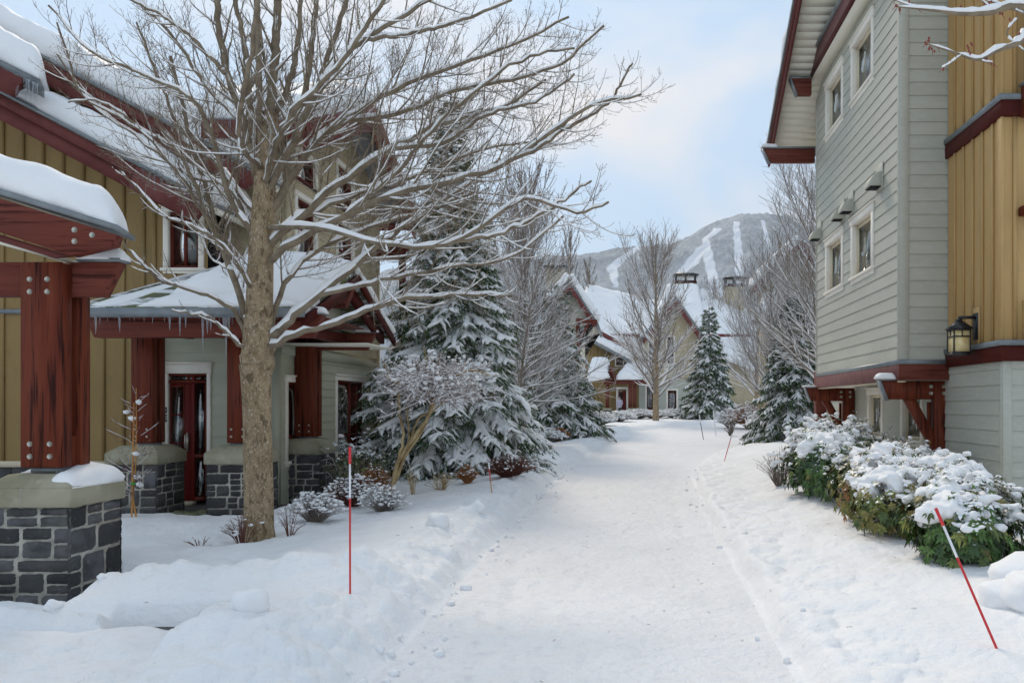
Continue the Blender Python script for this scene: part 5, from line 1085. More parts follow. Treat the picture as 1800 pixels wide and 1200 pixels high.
# ---------------------------------------------------------------- conifers
def conifer(label, x, y, H, Rb, seed, nb=220, spray=14, blade=.13, bw=.02, snow=.75, low=.04, dens=12, name='spruce_tree', group=None, cedar=False, top_thin=.8, snow_w=1.0):
    g = gz(x, y); h = thing(name, label, 'tree', (x, y, g), group); R = random.Random(seed); nr = np.random.RandomState(seed)
    T = MB(); T.tube(curve([(x, y, g-.1), (x+.03, y, g+H*.5), (x, y, g+H)], 12), np.linspace(H*.022, .012, 12), 8); obj('trunk', T, M['bark_spruce'], h, smooth=True)
    ned = []; ncol = []; SN = MB(); ST = MB(); UP = np.array([0, 0, 1.])
    def blades(a, b, n, l, w, drp):
        d = b-a; L = np.linalg.norm(d)+1e-9; d = d/L; t = nr.uniform(0, 1.02, n); base = a+np.outer(t, b-a)
        rnd = nr.normal(0, 1, (n, 3)); rnd -= np.outer(rnd@d, d); rnd /= (np.linalg.norm(rnd, axis=1, keepdims=True)+1e-9)
        rnd[:, 2] = -np.abs(rnd[:, 2])*drp+rnd[:, 2]*(1-drp)
        dir_ = d*.9+rnd*.6; dir_ /= np.linalg.norm(dir_, axis=1, keepdims=True); ln = l*nr.uniform(.6, 1.2, n)
        sd_ = np.cross(dir_, nr.normal(0, 1, (n, 3))); sd_ /= (np.linalg.norm(sd_, axis=1, keepdims=True)+1e-9)
        tip = base+dir_*ln[:, None]; ned.append(np.stack([base-sd_*w*.5, base+sd_*w*.5, tip], 1))
        c = nr.uniform(.55, 1.5, (n, 1))*np.array([[1, 1, .9]]); m = nr.rand(n) < .22; c[m] *= np.array([1.9, 1.6, .9]); ncol.append(c)
    for i in range(nb):
        t = (i+R.random())/nb; t = 1-(1-t)**.62 if not cedar else t
        hz = g+H*(low+(.97-low)*t); Lb = Rb*((1-t)**top_thin)*R.uniform(.68, 1.12)+.12
        az = i*2.39996+R.uniform(-.4, .4); out = np.array([math.cos(az), math.sin(az), 0]); sd_ = np.array([-out[1], out[0], 0])
        a_, b_ = (R.uniform(.12, .32), R.uniform(.55, .85)) if t < .75 else (R.uniform(.3, .7), R.uniform(.2, .5))
        s = np.linspace(0, 1, 8); q = np.array([x, y, hz])+np.outer(s*Lb, out)+np.outer(Lb*(a_*s-b_*s**2+.22*s**4), UP)+np.outer(R.uniform(-.15, .15)*Lb*s**2, sd_)
        gr = gz(*q[-1][:2]) if q[-1][2] < g+1.0 else -9
        q[:, 2] = np.maximum(q[:, 2], max(gr, g-.2)+.06)
        ST.tube(q, np.linspace(max(.012*Lb, .006), .004, 8), 3, cap=False)
        ns = max(4, int(spray*(Lb/Rb)**.7)); sn = snow*R.uniform(.55, 1.25)
        blades(q[5], q[7]+.1*(q[7]-q[6]), dens, blade, bw, .5)
        for k in range(ns):
            sc = .16+.84*(k+.5)/ns; c = np.array([np.interp(sc, s, q[:, m]) for m in range(3)]); ln = Lb*.42*(1.1-sc*.75)*R.uniform(.7, 1.2)+.06
            i0 = min(6, int(sc*7)); d0 = unit(q[i0+1]-q[i0])
            for sg in (-1, 1):
                d = unit(d0*R.uniform(.55, .95)+sg*sd_*R.uniform(.6, 1.)+UP*R.uniform(-.25, .05)); e = c+d*ln-UP*ln*R.uniform(.12, .45); m_ = (c+e)/2+UP*ln*.07
                blades(c, m_, dens//2, blade, bw, .75); blades(m_, e, dens-dens//2, blade*.9, bw, .75)
                if R.random() < sn:
                    a0 = R.uniform(.0, .3); w = (.020+.030*R.random())*snow_w*min(1.3, .55+ln); en = R.uniform(.15, .85); p3 = np.array([c+(m_-c)*a0, c+(m_-c)*(.5+.5*a0), m_, m_+(e-m_)*en]); p3 += nr.normal(0, w*.25, (4, 3))
                    p3[:, 2] += w*.6; rr = w*np.array([.55, 1, .9, .25])*(.7+.6*nr.rand(4)); v0 = SN.n; SN.tube(p3, rr, 6)
                    vv = SN.V[-1]; vv[:, 2] = vv[:, 2]-(vv[:, 2]-np.interp(np.arange(len(vv))//6, range(4), p3[:, 2]) < 0)*(vv[:, 2]-np.interp(np.arange(len(vv))//6, range(4), p3[:, 2]))*.7
        if R.random() < sn+.1:
            w = .05*snow_w*(.6+.5*Lb/Rb); qq = q[1:8].copy(); qq[:, 2] += w*.55; SN.tube(qq, w*np.array([.5, .9, 1.1, 1, 1.05, .9, .4])*(.75+.5*nr.rand(7)), 6)
    A = np.concatenate(ned); Cn = np.concatenate(ncol)
    mb = MB(); mb.tris(A, Cn); obj('needles', mb, M['needle'], h); obj('boughs', ST, M['bark_spruce'], h); so = obj('snow', SN, M['snow'], h, smooth=True)
    if y < 20: merge(so, .015)
    return h
conifer('tallest snow laden spruce beside the left house, behind the small snowy maple', -3.80, 17.0, 8.2, 1.95, 3, nb=470, spray=17, blade=.105, bw=.015, dens=24, snow=.72, snow_w=1.35, top_thin=1.05, low=.05)
conifer('broad drooping snowy spruce left of the path, in front of the gabled house', -3.1, 32.0, 6.3, 2.25, 4, nb=260, spray=13, blade=.18, bw=.034, dens=14, snow=.6, snow_w=1.4, low=.08)
conifer('narrow pointed spruce standing alone left of the far house door side, before the chimneys', 5.85, 58.0, 8.4, 2.2, 5, nb=210, spray=10, blade=.30, bw=.06, dens=10, snow=.5, snow_w=2.0, low=.03, top_thin=.9)
conifer('leafy cedar with snowy fans beside the sage house bracket', 6.0, 29.0, 5.2, 1.7, 6, nb=200, spray=13, blade=.18, bw=.034, dens=14, snow=.5, snow_w=1.4, low=.02, name='cedar_tree', cedar=True)
conifer('dark small spruce crowded behind the first spruce', -5.0, 26.0, 8.6, 2.0, 9, nb=150, spray=8, blade=.2, bw=.045, dens=7, snow=.8, snow_w=1.6)

bare_tree('bare tree with upswept twigs in front of the far sage wall', 1.85, 54, 12.3, 3.6, 11, .23, up=.42, snow=.3, n1=60, fork=.14, minr=.010, dens=.65, mats='bark_snowy', ang=(18, 40))
bare_tree('tall pale bare tree rising behind the tallest spruce', -3.9, 30, 10.4, 1.8, 12, .10, up=.75, snow=.35, n1=44, fork=.2, minr=.008, dens=.8, ang=(14, 30))
bare_tree('leaning bare tree with snowy low branches beside the tallest spruce', -3.3, 23.0, 5.6, 2.7, 13, .07, up=.2, snow=.9, n1=58, fork=.2, lean=.7, minr=.005, dens=1.1, mats='bark_snowy')
bare_tree('bare tree with a nest like clump beside the sage house wall', 6.05, 25, 8.9, 2.7, 14, .12, up=.3, snow=.9, n1=84, fork=.22, lean=.2, minr=.0055, dens=1.1, mats='bark_snowy', ang=(22, 48))
bare_tree('bare tree between the two chimneys and the cedar', 10.6, 66, 12.5, 3.6, 15, .18, up=.45, snow=.3, n1=44, fork=.12, minr=.012, dens=.5, mats='bark_snowy')
bare_tree('left one of the two far dark columnar bare trees', -6.3, 84, 19.5, 2.4, 16, .2, up=.9, snow=.1, n1=60, fork=.1, minr=.018, dens=.5, ang=(10, 25))
bare_tree('right and shorter one of the two far dark columnar bare trees', -4.2, 84, 16.2, 2.0, 17, .2, up=.9, snow=.1, n1=50, fork=.1, minr=.018, dens=.5, ang=(10, 25))
bare_tree('bare tree behind the narrow spruce at the end of the path', 9.2, 84, 14.0, 3.2, 19, .2, up=.5, snow=.2, n1=40, fork=.1, minr=.018, dens=.45, mats='bark_snowy')
bare_tree('snow covered bare tree filling the gap beside the red posts', 8.3, 34, 7.2, 3.2, 20, .1, up=.3, snow=.9, n1=80, fork=.10, minr=.0075, dens=1.0, mats='bark_snowy')
bare_tree('low bare tree between the two left spruces', -3.6, 27, 8.2, 2.2, 22, .09, up=.5, snow=.8, n1=80, fork=.15, minr=.006, dens=1.0, mats='bark_snowy')

bare_tree('snow frosted bare tree in front of the red trimmed house gable', 5.5, 31, 7.6, 2.1, 24, .08, up=.35, snow=.9, n1=70, fork=.2, minr=.0065, dens=1.0, mats='bark_snowy')
# ---------------------------------------------------------------- tree just outside the right picture edge
def edge_tree():
    x, y = 3.75, 5.0; g = gz(x, y); h = thing('maple_tree', 'bare maple reaching red budded snowy twigs in from the upper right corner', 'tree', (x, y, g))
    T = MB(); T.tube(curve([(x, y, g-.1), (x+.05, y, 2.2), (x+.1, y, 4.0), (x+.2, y+.1, 7)], 20), np.linspace(.13, .04, 20), 12); obj('trunk', T, M['bark'], h, smooth=True)
    G = Grower(5, snow=.8, up=.3, minr=.0028, dens=.8, snow_min=.002, maxlev=2, bud=False); Y = 5.0
    def L(pts, r0, r1):
        q = curve([P(a, b, Y+d) for a, b, d in pts], 24); rad = np.linspace(r0, r1, 24); G.bark.tube(q, rad, 7); G.add_snow(q, rad+.001); return q
    tips = []
    a0 = (2170, 150, 0)
    L([a0, (1950, 60, 0), (1800, 12, 0), (1740, 22, 0), (1690, 24, 0), (1640, 18, 0), (1575, 12, 0)], .035, .004); L([(1750, 21, 0), (1730, 5, 0), (1722, -10, 0)], .006, .003)
    L([a0, (1950, 120, 0), (1820, 62, 0), (1790, 76, 0), (1750, 90, 0), (1720, 105, 0), (1685, 95, 0), (1632, 78, 0)], .03, .004)
    L([(1690, 97, 0), (1670, 112, 0), (1656, 120, 0)], .005, .003); L([(1705, 100, 0), (1728, 108, 0), (1745, 111, 0)], .005, .003); L([(1640, 18, 0), (1600, 10, 0), (1572, 0, 0)], .004, .003)
    L([(1790, 30, 0), (1770, 60, 0), (1800, 90, 0)], .005, .003); L([(1800, 25, 0), (1760, 8, 0), (1735, 2, 0)], .006, .003)
    L([(1950, 60, 0), (1900, -80, 0), (1800, -160, 0)], .02, .006); L([a0, (2100, 0, 0), (2080, -200, .3)], .03, .01)
    R = random.Random(3)
    B = MB()
    for (a, b) in ((1576, 10), (1572, 0), (1580, 18), (1634, 70), (1632, 84), (1640, 88), (1650, 84), (1656, 120), (1706, 75), (1700, 82), (1704, 92), (1745, 111), (1736, 106), (1600, 6), (1612, 14), (1730, 4), (1738, 8), (1745, 2), (1660, 16), (1690, 12), (1790, 62), (1796, 70), (1760, 25), (1775, 36), (1628, 76), (1720, -4)):
        for k in range(2):
            c = P(a+R.uniform(-3, 3), b+R.uniform(-3, 3), Y+R.uniform(-.02, .02)); B.blob(c, (.0075, .0075, .0105), seed=a+k, amp=.1); 
        B.tube([P(a+R.uniform(-8, 8), b+8, Y), P(a, b, Y)], [.0022, .0022], 4, cap=False)
    obj('limbs', G.bark, M['bark_branch'], h, smooth=True); obj('snow', G.snow, M['snow'], h, smooth=True); obj('buds', B, mat('bud_red', (.22, .045, .03), .5, .4), h, smooth=True)
edge_tree()

# ---------------------------------------------------------------- small snowy japanese maple
def small_maple():
    Y = 12.3; g = gz(-3.66, Y); h = thing('ornamental_maple', 'small maple with several yellow stems and a dome of snowy twigs', 'tree', (P(690, 0, Y)[0], Y, g))
    G = Grower(23, snow=.8, up=.05, minr=.0032, dens=.9, angle=(25, 65), bud=False, snow_min=.003, pad=.006); T = MB()
    st = [([(690, 868, 0), (700, 810, 0), (735, 760, 0), (760, 715, 0), (765, 690, 0)], 10, 5), ([(692, 850, 0), (715, 800, .05), (745, 750, .1), (762, 700, .15), (790, 670, .3)], 7, 4),
          ([(700, 815, 0), (708, 770, -.05), (702, 720, -.1), (700, 690, -.2)], 6, 3.5), ([(712, 800, .1), (718, 760, .2), (716, 715, .3), (720, 690, .4)], 4, 3), ([(705, 808, 0), (725, 765, .1), (735, 735, .2), (770, 715, .1), (800, 660, 0)], 5, 3),
          ([(765, 690, 0), (740, 680, -.2), (700, 672, -.4), (675, 660, -.5)], 4.5, 2), ([(765, 690, 0), (790, 668, -.2), (830, 650, -.4), (860, 660, -.5)], 4.5, 2), ([(762, 700, 0), (750, 640, .1), (745, 610, .2)], 4, 2), ([(702, 700, -.1), (680, 650, 0), (670, 630, .1)], 4, 2)]
    s = Y/F
    for pts, r0, r1 in st:
        q = curve([P(a, b, Y+d) for a, b, d in pts], 14); q[1:-1] += np.random.RandomState(int(r0*10)).normal(0, .008, (12, 3)); T.tube(q, np.linspace(r0, r1, 14)*s*.44, 8)
    obj('trunk', T, M['bark_yellow'], h, smooth=True)
    R = random.Random(9); C = P(765, 672, Y)
    for i in range(200):
        az = R.uniform(0, 6.283); rr = R.random()**.6; az2 = az+R.uniform(-1.3, 1.3); a = np.array([C[0]+math.cos(az2)*.65*rr*R.random(), Y+math.sin(az2)*.65*rr*R.random(), C[2]+R.uniform(-.3, .25)])
        e = np.array([C[0]+math.cos(az)*1.08*rr, Y+math.sin(az)*1.0*rr, C[2]+.58*math.sqrt(max(0, 1-rr**2))*R.uniform(-.7, 1)-.10*rr]); d = e-a; G.grow(a, unit(d+np.array([R.gauss(0, .15), R.gauss(0, .15), R.gauss(0, .12)])), np.linalg.norm(d)*R.uniform(.75, 1.15), .007, 1)
    for i in range(150):
        az = R.uniform(0, 6.283); rr = R.random()**.5*.95; z = C[2]+.50*math.sqrt(max(0, 1-rr**2))*R.uniform(-.3, 1); G.snow.blob((C[0]+math.cos(az)*.98*rr, Y+math.sin(az)*.9*rr, z), (R.uniform(.02, .065), R.uniform(.02, .065), R.uniform(.018, .035)), seed=i, amp=.3)
    obj('twigs', G.twigs, M['maple_twig'], h); obj('branches', G.bark, M['maple_twig'], h); merge(obj('snow', G.snow, M['snow'], h, smooth=True), .008)
small_maple()

# ---------------------------------------------------------------- evergreen shrubs of the hedge
def leaf_shrub(label, x, y, rx, ry, H, seed, n=420, pal=0, leaf=.075, snow=.8, big=7, cat='shrub', name='evergreen_shrub', group='evergreen shrubs in the hedge', z0=None, nleaf=8, droop=.9):
    g = gz(x, y) if z0 is None else z0; h = thing(name, label, cat, (x, y, g), group); R = random.Random(seed); nr = np.random.RandomState(seed)
    pals = [[(.05, .10, .022), (.07, .13, .028), (.03, .065, .02)], [(.15, .16, .035), (.10, .13, .03), (.20, .17, .05), (.06, .09, .022)], [(.19, .15, .045), (.24, .10, .035), (.13, .13, .03), (.20, .16, .05)], [(.05, .07, .02), (.09, .085, .03), (.04, .055, .02)]]
    LV = []; LC = []; SN = MB(); ST = MB(); UP = np.array([0, 0, 1.]); n = int(n*1.55) if leaf > .06 else n; leaf = leaf*.74 if leaf > .06 else leaf
    for i in range(n):
        az = R.uniform(0, 6.283); u = R.random(); rr = math.sqrt(R.random())
        # lumpy dome
        lump = 1+.22*math.sin(az*3+seed)+.12*math.sin(az*7+seed*2)
        el = math.asin(R.uniform(-.62, 1)); sh = R.uniform(.72, 1.03) if R.random() < .74 else (R.uniform(1.02, 1.28) if R.random() < .5 else R.uniform(.3, .8))
        p = np.array([x+rx*math.cos(az)*math.cos(el)*sh*lump, y+ry*math.sin(az)*math.cos(el)*sh*lump, g+H*(.40+.58*math.sin(el)*sh*(1+.1*math.sin(az*5+seed)))])
        out = unit([math.cos(az)*math.cos(el), math.sin(az)*math.cos(el), max(.15, math.sin(el)+.3)])
        if R.random() < .09: ST.tube(np.array([[x+rx*.35*math.cos(az), y+ry*.35*math.sin(az), g], (p+np.array([x+rx*.3*math.cos(az), y+ry*.3*math.sin(az), g+H*.35]))/2, p]), [.009, .006, .004], 4, cap=False)
        c = np.array(R.choice(pals[pal] if R.random() < .85 else pals[R.choice((0, 1, 2 if pal else 1))]))
        a = unit(np.cross(out, UP+np.array([.01, 0, 0]))); b = np.cross(out, a); a0 = R.uniform(0, 6.28)
        for k in range(nleaf):
            th = a0+k*6.283/nleaf; d = unit(a*math.cos(th)+b*math.sin(th)+out*R.uniform(-.1, .5)); ln = leaf*R.uniform(.7, 1.25); w = ln*.22; sdv = unit(np.cross(d, out))
            m = p+d*ln*.5+out*ln*.05; e = p+d*ln-UP*ln*droop*R.uniform(.15, .65); m = m-UP*ln*droop*.12
            LV.append([p, m-sdv*w, m]); LV.append([p, m, m+sdv*w]); LV.append([m-sdv*w, e, m]); LV.append([m, e, m+sdv*w])
            cc = c*R.uniform(.65, 1.5); LC += [cc]*4
        if out[2] > .35 and R.random() < .52*snow*(.35+.65*math.sin(max(el, 0))):
            for _ in range(R.choice((1, 2, 2, 3))):
                r_ = R.uniform(.26, .72)*leaf; SN.blob(p+UP*(r_*.35+R.gauss(0, .012))+np.array([R.gauss(0, leaf*.4), R.gauss(0, leaf*.4), 0]), (r_*R.uniform(.8, 1.5), r_*R.uniform(.8, 1.5), r_*R.uniform(.6, .9)), seed=i, amp=.35, sub=2 if leaf > .05 else 1)
    for i in range(big):
        az = R.uniform(0, 6.283); rr = math.sqrt(R.random())*.8; z = g+H*(.36+.62*math.sqrt(max(0, 1-rr*rr)))
        c = np.array([x+rx*rr*math.cos(az), y+ry*rr*math.sin(az), z]); th = R.uniform(0, 3.14)
        for k in range(7):
            f = (k-3)/3.; SN.blob(c+np.array([math.cos(th)*f*rx*.30, math.sin(th)*f*ry*.30, -.30*H*f*f*.5+R.gauss(0, .01)]), (R.uniform(.06, .12), R.uniform(.06, .12), R.uniform(.05, .08)), seed=i*7+k, amp=.3, sub=2)
    mb = MB(); mb.tris(LV, np.array(LC)/.5); obj('leaves', mb, M['leaf'], h); obj('stems', ST, M['bark_snowy'], h); 
    if SN.V: merge(obj('snow', SN, M['snow'], h, smooth=True), .013)
    return h
hz = gz(3.1, 9)
for a in (
    ('dark green hedge shrub nearest the red stake tip, under an arched snow pillow', 2.72, 6.45, .38, .36, .52, 1, 420, 0, .085, .5, 3),
    ('round hedge shrub against the near corner of the sage wall, with long snowy sprays', 3.02, 7.2, .48, .45, .62, 2, 500, 1, .085, .65, 4),
    ('olive leaved hedge shrub with bare brown stems, second from the camera', 2.68, 7.9, .42, .50, .62, 3, 460, 1, .08, .75, 5),
    ('reddish leaved hedge shrub in the middle of the hedge', 2.82, 8.8, .46, .58, .70, 4, 500, 2, .08, .7, 4),
    ('snow capped hedge shrub below the brace of the near bracket', 3.42, 8.6, .48, .60, .66, 5, 440, 1, .08, .8, 7),
    ('green and yellow hedge shrub below the ground floor windows', 3.12, 9.9, .52, .68, .76, 6, 500, 1, .085, .8, 6),
    ('dark green hedge shrub bulging towards the path at the far end of the hedge', 2.72, 11.1, .52, .70, .84, 7, 500, 0, .09, .75, 6),
    ('tall snowy hedge shrub last before the cedar', 3.15, 12.6, .62, .75, 1.0, 8, 480, 0, .09, .75, 6),
    ('bright green snowy shrub between the far bracket and the cedar', 4.0, 14.4, .62, .7, .95, 9, 380, 0, .095, .75, 4),
    ('olive shrub against the wall below the recessed windows', 4.25, 11.6, .45, .7, .68, 10, 330, 1, .08, .6, 3)):
    leaf_shrub(*a)
leaf_shrub('small shrub buried under snow in front of the sage house corner', 3.45, 6.0, .36, .32, .42, 15, 140, 0, .07, .9, 9, group='snow buried shrubs at the right edge')
leaf_shrub('snow mound with a few leaves at the right picture edge', 3.95, 6.3, .42, .4, .46, 16, 90, 3, .07, 1.0, 12, group='snow buried shrubs at the right edge')
leaf_shrub('boxwood like shrub between the last stone pier and the small snowy maple', -4.45, 13.0, .52, .5, .95, 17, 520, 3, .045, .45, 0, name='boxwood_shrub', group=None, nleaf=6, droop=.4)
# ---------------------------------------------------------------- twiggy shrubs, grasses and dead stems
def twig_shrub(label, x, y, r, H, n, seed, m='twig', snow=.5, name='twiggy_shrub', cat='shrub', group=None, curv=.5, w=.003, blob=.03, leaves=None, sub=2):
    g = gz(x, y); h = thing(name, label, cat, (x, y, g), group); R = random.Random(seed); T = MB(); SN = MB(); LV = []; LC = []
    for i in range(n):
        az = R.uniform(0, 6.283); rr = r*R.random()**.6; b = np.array([x+math.cos(az)*r*.15, y+math.sin(az)*r*.15, g-.02]); e = np.array([x+math.cos(az)*rr, y+math.sin(az)*rr, g+H*math.sqrt(max(.05, 1-(rr/r)**2*.8))*R.uniform(.6, 1.05)]); mid = (b+e)/2+np.array([math.cos(az)*rr*-.12*curv, math.sin(az)*rr*-.12*curv, H*.12*curv])
        q = curve([b, mid, e], 6); T.tube(q, np.linspace(w*1.3, w*.6, 6), 4, cap=False)
        for k in range(sub):
            t = R.uniform(.4, .95); c = b+(e-b)*t+(mid-(b+e)/2)*(1-abs(2*t-1)); d = unit([R.gauss(0, 1), R.gauss(0, 1), R.uniform(.2, 1)]); T.tube(np.array([c, c+d*H*.2]), [w*.7, w*.5], 3, cap=False)
            if R.random() < snow: SN.blob(c+d*H*.15, (blob*R.uniform(.4, 1.1), blob*R.uniform(.4, 1.1), blob*R.uniform(.25, .6)), seed=i, amp=.3)
        if R.random() < snow*.7: SN.blob(e, (blob*R.uniform(.5, 1.4), blob*R.uniform(.5, 1.4), blob*R.uniform(.3, .7)), seed=i+3, amp=.3)
    obj('stems', T, M[m] if isinstance(m, str) else m, h)
    if SN.V: obj('snow', SN, M['snow'], h, smooth=True)
    return h
twig_shrub('red stemmed twigs poking from the snow at the foot of the big maple', -3.93, 8.1, .22, .34, 40, 1, snow=.15, w=.0028)
twig_shrub('thin bare twigs right of the big maple foot', -3.55, 8.35, .16, .36, 16, 2, snow=.1, w=.0028)
twig_shrub('fine twiggy shrub with snow left of the stake, near the piers', -3.7, 9.4, .36, .36, 190, 3, snow=.55, blob=.03, m='bark_snowy', w=.0035)
twig_shrub('reddish twiggy shrub dusted with snow in front of the last stone pier', -3.8, 11.0, .42, .42, 240, 4, snow=.5, blob=.028, w=.0038)
twig_shrub('tangled twiggy shrub behind the long red stake', -3.2, 10.4, .36, .36, 170, 5, snow=.5, blob=.026, w=.0036, m='bark_snowy')
twig_shrub('brown twiggy shrub below the boxwood', -3.9, 12.3, .30, .5, 150, 6, snow=.25, blob=.02, m=M['dry'], w=.004)
twig_shrub('orange tuft of dry grass under the spruce', -2.75, 13.6, .22, .34, 190, 7, snow=.08, m=M['dry'], name='grass_tuft', cat='grass tuft', w=.0035)
twig_shrub('low dark brush in the hollow under the spruce', -2.15, 14.3, .55, .42, 260, 8, snow=.15, blob=.025, m=M['twig'], w=.005)
twig_shrub('bent pale stems beside the orange grass tuft', -2.95, 12.5, .30, .32, 26, 9, snow=.1, m='bark_yellow', w=.005)
twig_shrub('two forked dry stems by the small maple trunk', -3.3, 12.2, .14, .42, 8, 19, snow=.05, m='bark_yellow', w=.006)
twig_shrub('single red dry stem in the lawn bank', -3.2, 11.0, .10, .22, 7, 29, snow=.1, w=.004)
twig_shrub('few dark twigs lying in the snow left of the maple foot', -4.25, 7.9, .2, .10, 8, 39, snow=0, w=.0035)
twig_shrub('orange dry shrub beside the small dark bollard', -2.6, 29.5, .5, .5, 260, 10, snow=.15, blob=.04, m=M['dry'], name='grass_tuft', cat='grass tuft', w=.012)
for k, (px, y, r, H, lab) in enumerate(((955, 29, .9, .5, 'snowy brush behind the small dark bollard'), (1015, 33, .9, .6, 'snowy brush below the second spruce'), (1050, 45, 1.2, .8, 'snow dusted brush left of the far front door'), (1085, 52, 1.4, .7, 'low snowy shrub before the far front door'), (1120, 58, 1.6, .7, 'low snowy shrub right of the far front door'), (1150, 60, 1.6, .6, 'snowy groundcover shrub at the foot of the far bare tree'), (1185, 62, 1.6, .7, 'pinkish snowy shrub left of the narrow spruce'), (1283, 46, .8, 1.1, 'snowy twiggy bush right of the narrow spruce'), (1322, 45, 1.6, 1.5, 'rusty brown snowy bush in the middle distance'), (1345, 38, 1.1, 1.2, 'snowy bush left of the cedar'))):
    twig_shrub(lab, (px-CX)*y/F, y, r, H, 300, 60+k, m='bark_snowy' if k != 8 else M['dry'], snow=.75, blob=.085, w=.012, group='snowy bushes in the distance', sub=3)
twig_shrub('sparse bush with drooping seed heads at the path side of the hedge end', 2.45, 12.9, .42, .62, 70, 81, snow=.3, blob=.02, w=.004, m='bark_far')
twig_shrub('tiny bare shrub standing in the far snow bank', 4.75, 37, .35, .95, 40, 82, snow=.3, blob=.04, w=.010, m='bark_far')

def young_tree():
    Y = 9.9; x = P(238, 0, Y)[0]; g = gz(x, Y); h = thing('sapling', 'thin orange barked sapling with snow dotted twigs in front of the first porch pier', 'tree', (x, Y, g))
    G = Grower(77, snow=.35, up=.3, minr=.0014, dens=1.6, bud=True, angle=(40, 75), snow_min=.0024, pad=.0014); T = MB()
    q = curve([(x+.02, Y, g-.05), (x-.03, Y, g+.25), (x, Y, g+.6), (x+.01, Y, g+1.1), (x+.01, Y, g+1.6)], 16); T.tube(q, np.linspace(.013, .005, 16), 7); obj('trunk', T, M['bamboo'], h, smooth=True)
    R = G.R; B = MB()
    for i in range(34):
        t = .22+.76*i/34; c = np.array([np.interp(t, np.linspace(0, 1, 16), q[:, k]) for k in range(3)]); az = R.uniform(0, 6.28); G.grow(c, unit([math.cos(az), math.sin(az)*.8, R.uniform(.1, .9)]), R.uniform(.2, .5)*(1.15-t*.5), .003, 1)
    for dx, z in ((-.03, 1.22), (.05, 1.42), (-.10, 1.30), (.03, .5), (-.17, .44), (.06, .40), (.02, .78)): G.snow.blob((x+dx, Y-.01, g+z), (.045, .04, .035), seed=int(z*100), amp=.3)
    obj('twigs', G.twigs, M['twig'], h); obj('branches', G.bark, M['twig'], h); obj('snow', G.snow, M['snow'], h, smooth=True)
    s = MB(); s.tube([(x-.035, Y-.02, g-.1), (x-.005, Y-.02, g+1.42)], [.011, .010], 8); o = obj('support_cane', s, M['bamboo'], smooth=True, label='orange bamboo cane tied beside the sapling', cat='cane')
    obj('tie', MB().box(x-.045, x+.02, Y-.035, Y+.0, g+.40, g+.43), mat('green_tie', (.05, .3, .06), .5, .3), o)
young_tree()
# ================================================================= SMALL THINGS
def stake(label, a, b, r=.006, bands=((0, .08, 'red'), (.08, .32, 'white'), (.32, 1, 'red')), name='snow_stake', group='snow stakes along the path'):
    """a = tip, b = foot; band limits measured from the tip"""
    a = np.array(a, float); b = np.array(b, float); t = thing(name, label, 'snow stake', b, group)
    for s0, s1, m in bands:
        p, q = a+(b-a)*s0, a+(b-a)*s1; obj('reflective_sleeve' if m == 'white' or s0 == 0 else 'rod', MB().tube([p, q], [r*(1.35 if s0 == 0 else 1)]*2, 10), M[m], t, smooth=False)
    return t
f = P(615.5, 1032, 5.52); f[2] = gz(f[0], 5.52)-.1; tp = P(615, 785, 5.52); stake('long upright red and white snow stake in the left bank', tp, f, .0068, ((0, .105, 'red'), (.105, .315, 'white'), (.315, 1, 'red')))
f = P(1785, 1215, 4.25); tp = P(1645, 893, 4.75); f2 = f+(f-tp)*.12; stake('leaning red and white snow stake in front of the hedge', tp, f2, .0075, ((0, .095, 'red'), (.095, .26, 'white'), (.26, 1, 'red')))
f = P(865, 862, 11.8); f[2] = gz(f[0], 11.8)-.05; tp = P(859, 812, 11.8); stake('short snow stake with red tape near the small maple', tp, f, .008, ((0, .2, 'white'), (.2, .5, 'red'), (.5, 1, 'bamboo')))
f = P(1272, 820, 19.5); f[2] = gz(f[0], 19.5)-.05; tp = P(1287, 762, 19.8); stake('thin leaning snow stake on the far side of the right bank', tp, f, .010, ((0, .12, 'white'), (.12, .2, 'black'), (.2, 1, 'red')))
f = P(1237, 757, 34); f[2] = gz(f[0], 34)-.05; tp = P(1229, 729, 34); stake('far thin snow stake before the narrow spruce, left one', tp, f, .015, ((0, .3, 'white'), (.3, 1, 'black')))
f = P(1259, 748, 37); f[2] = gz(f[0], 37)-.05; tp = P(1254, 721, 37); stake('far pale snow stake right of the narrow spruce trunk', tp, f, .02, ((0, .5, 'white'), (.5, 1, 'white')))
# dark path bollard
x, y = P(924, 0, 26)[0], 26; g = gz(x, y); t = thing('bollard_light', 'small dark bollard at the left bank, below the spruce', 'bollard', (x, y, g))
obj('post', MB().prism([(x-.08, y, g-.1), (x+.09, y, g-.1), (x+.06, y, g+.45), (x-.10, y, g+.42)], (0, .15, 0)), M['black'], t, bevel=.01); obj('snow', MB().blob((x-.02, y+.07, g+.46), (.10, .10, .05), sub=2), M['snow'], t, smooth=True)
# timber post at the right edge
x, y = P(1812, 0, 5.0)[0], 5.0; t = thing('stone_post', 'squat grey post under a snow cap cut by the right picture edge', 'post', (x, y, 0))
obj('post', MB().box(x-.07, x+.15, y-.05, y+.2, -.05, .21), M['mortar'], t, bevel=.01); SNB = MB()
for k, (dx, dy, dz, r_) in enumerate(((0, 0, .36, .22), (.2, .1, .36, .25), (-.12, .12, .30, .18), (.1, .3, .38, .25), (-.02, -.05, .28, .14))): SNB.blob((x+.04+dx, y+dy, dz), (r_, r_, r_*.75), seed=k, amp=.12, sub=3)
obj('snow', SNB, M['snow'], t, smooth=True)
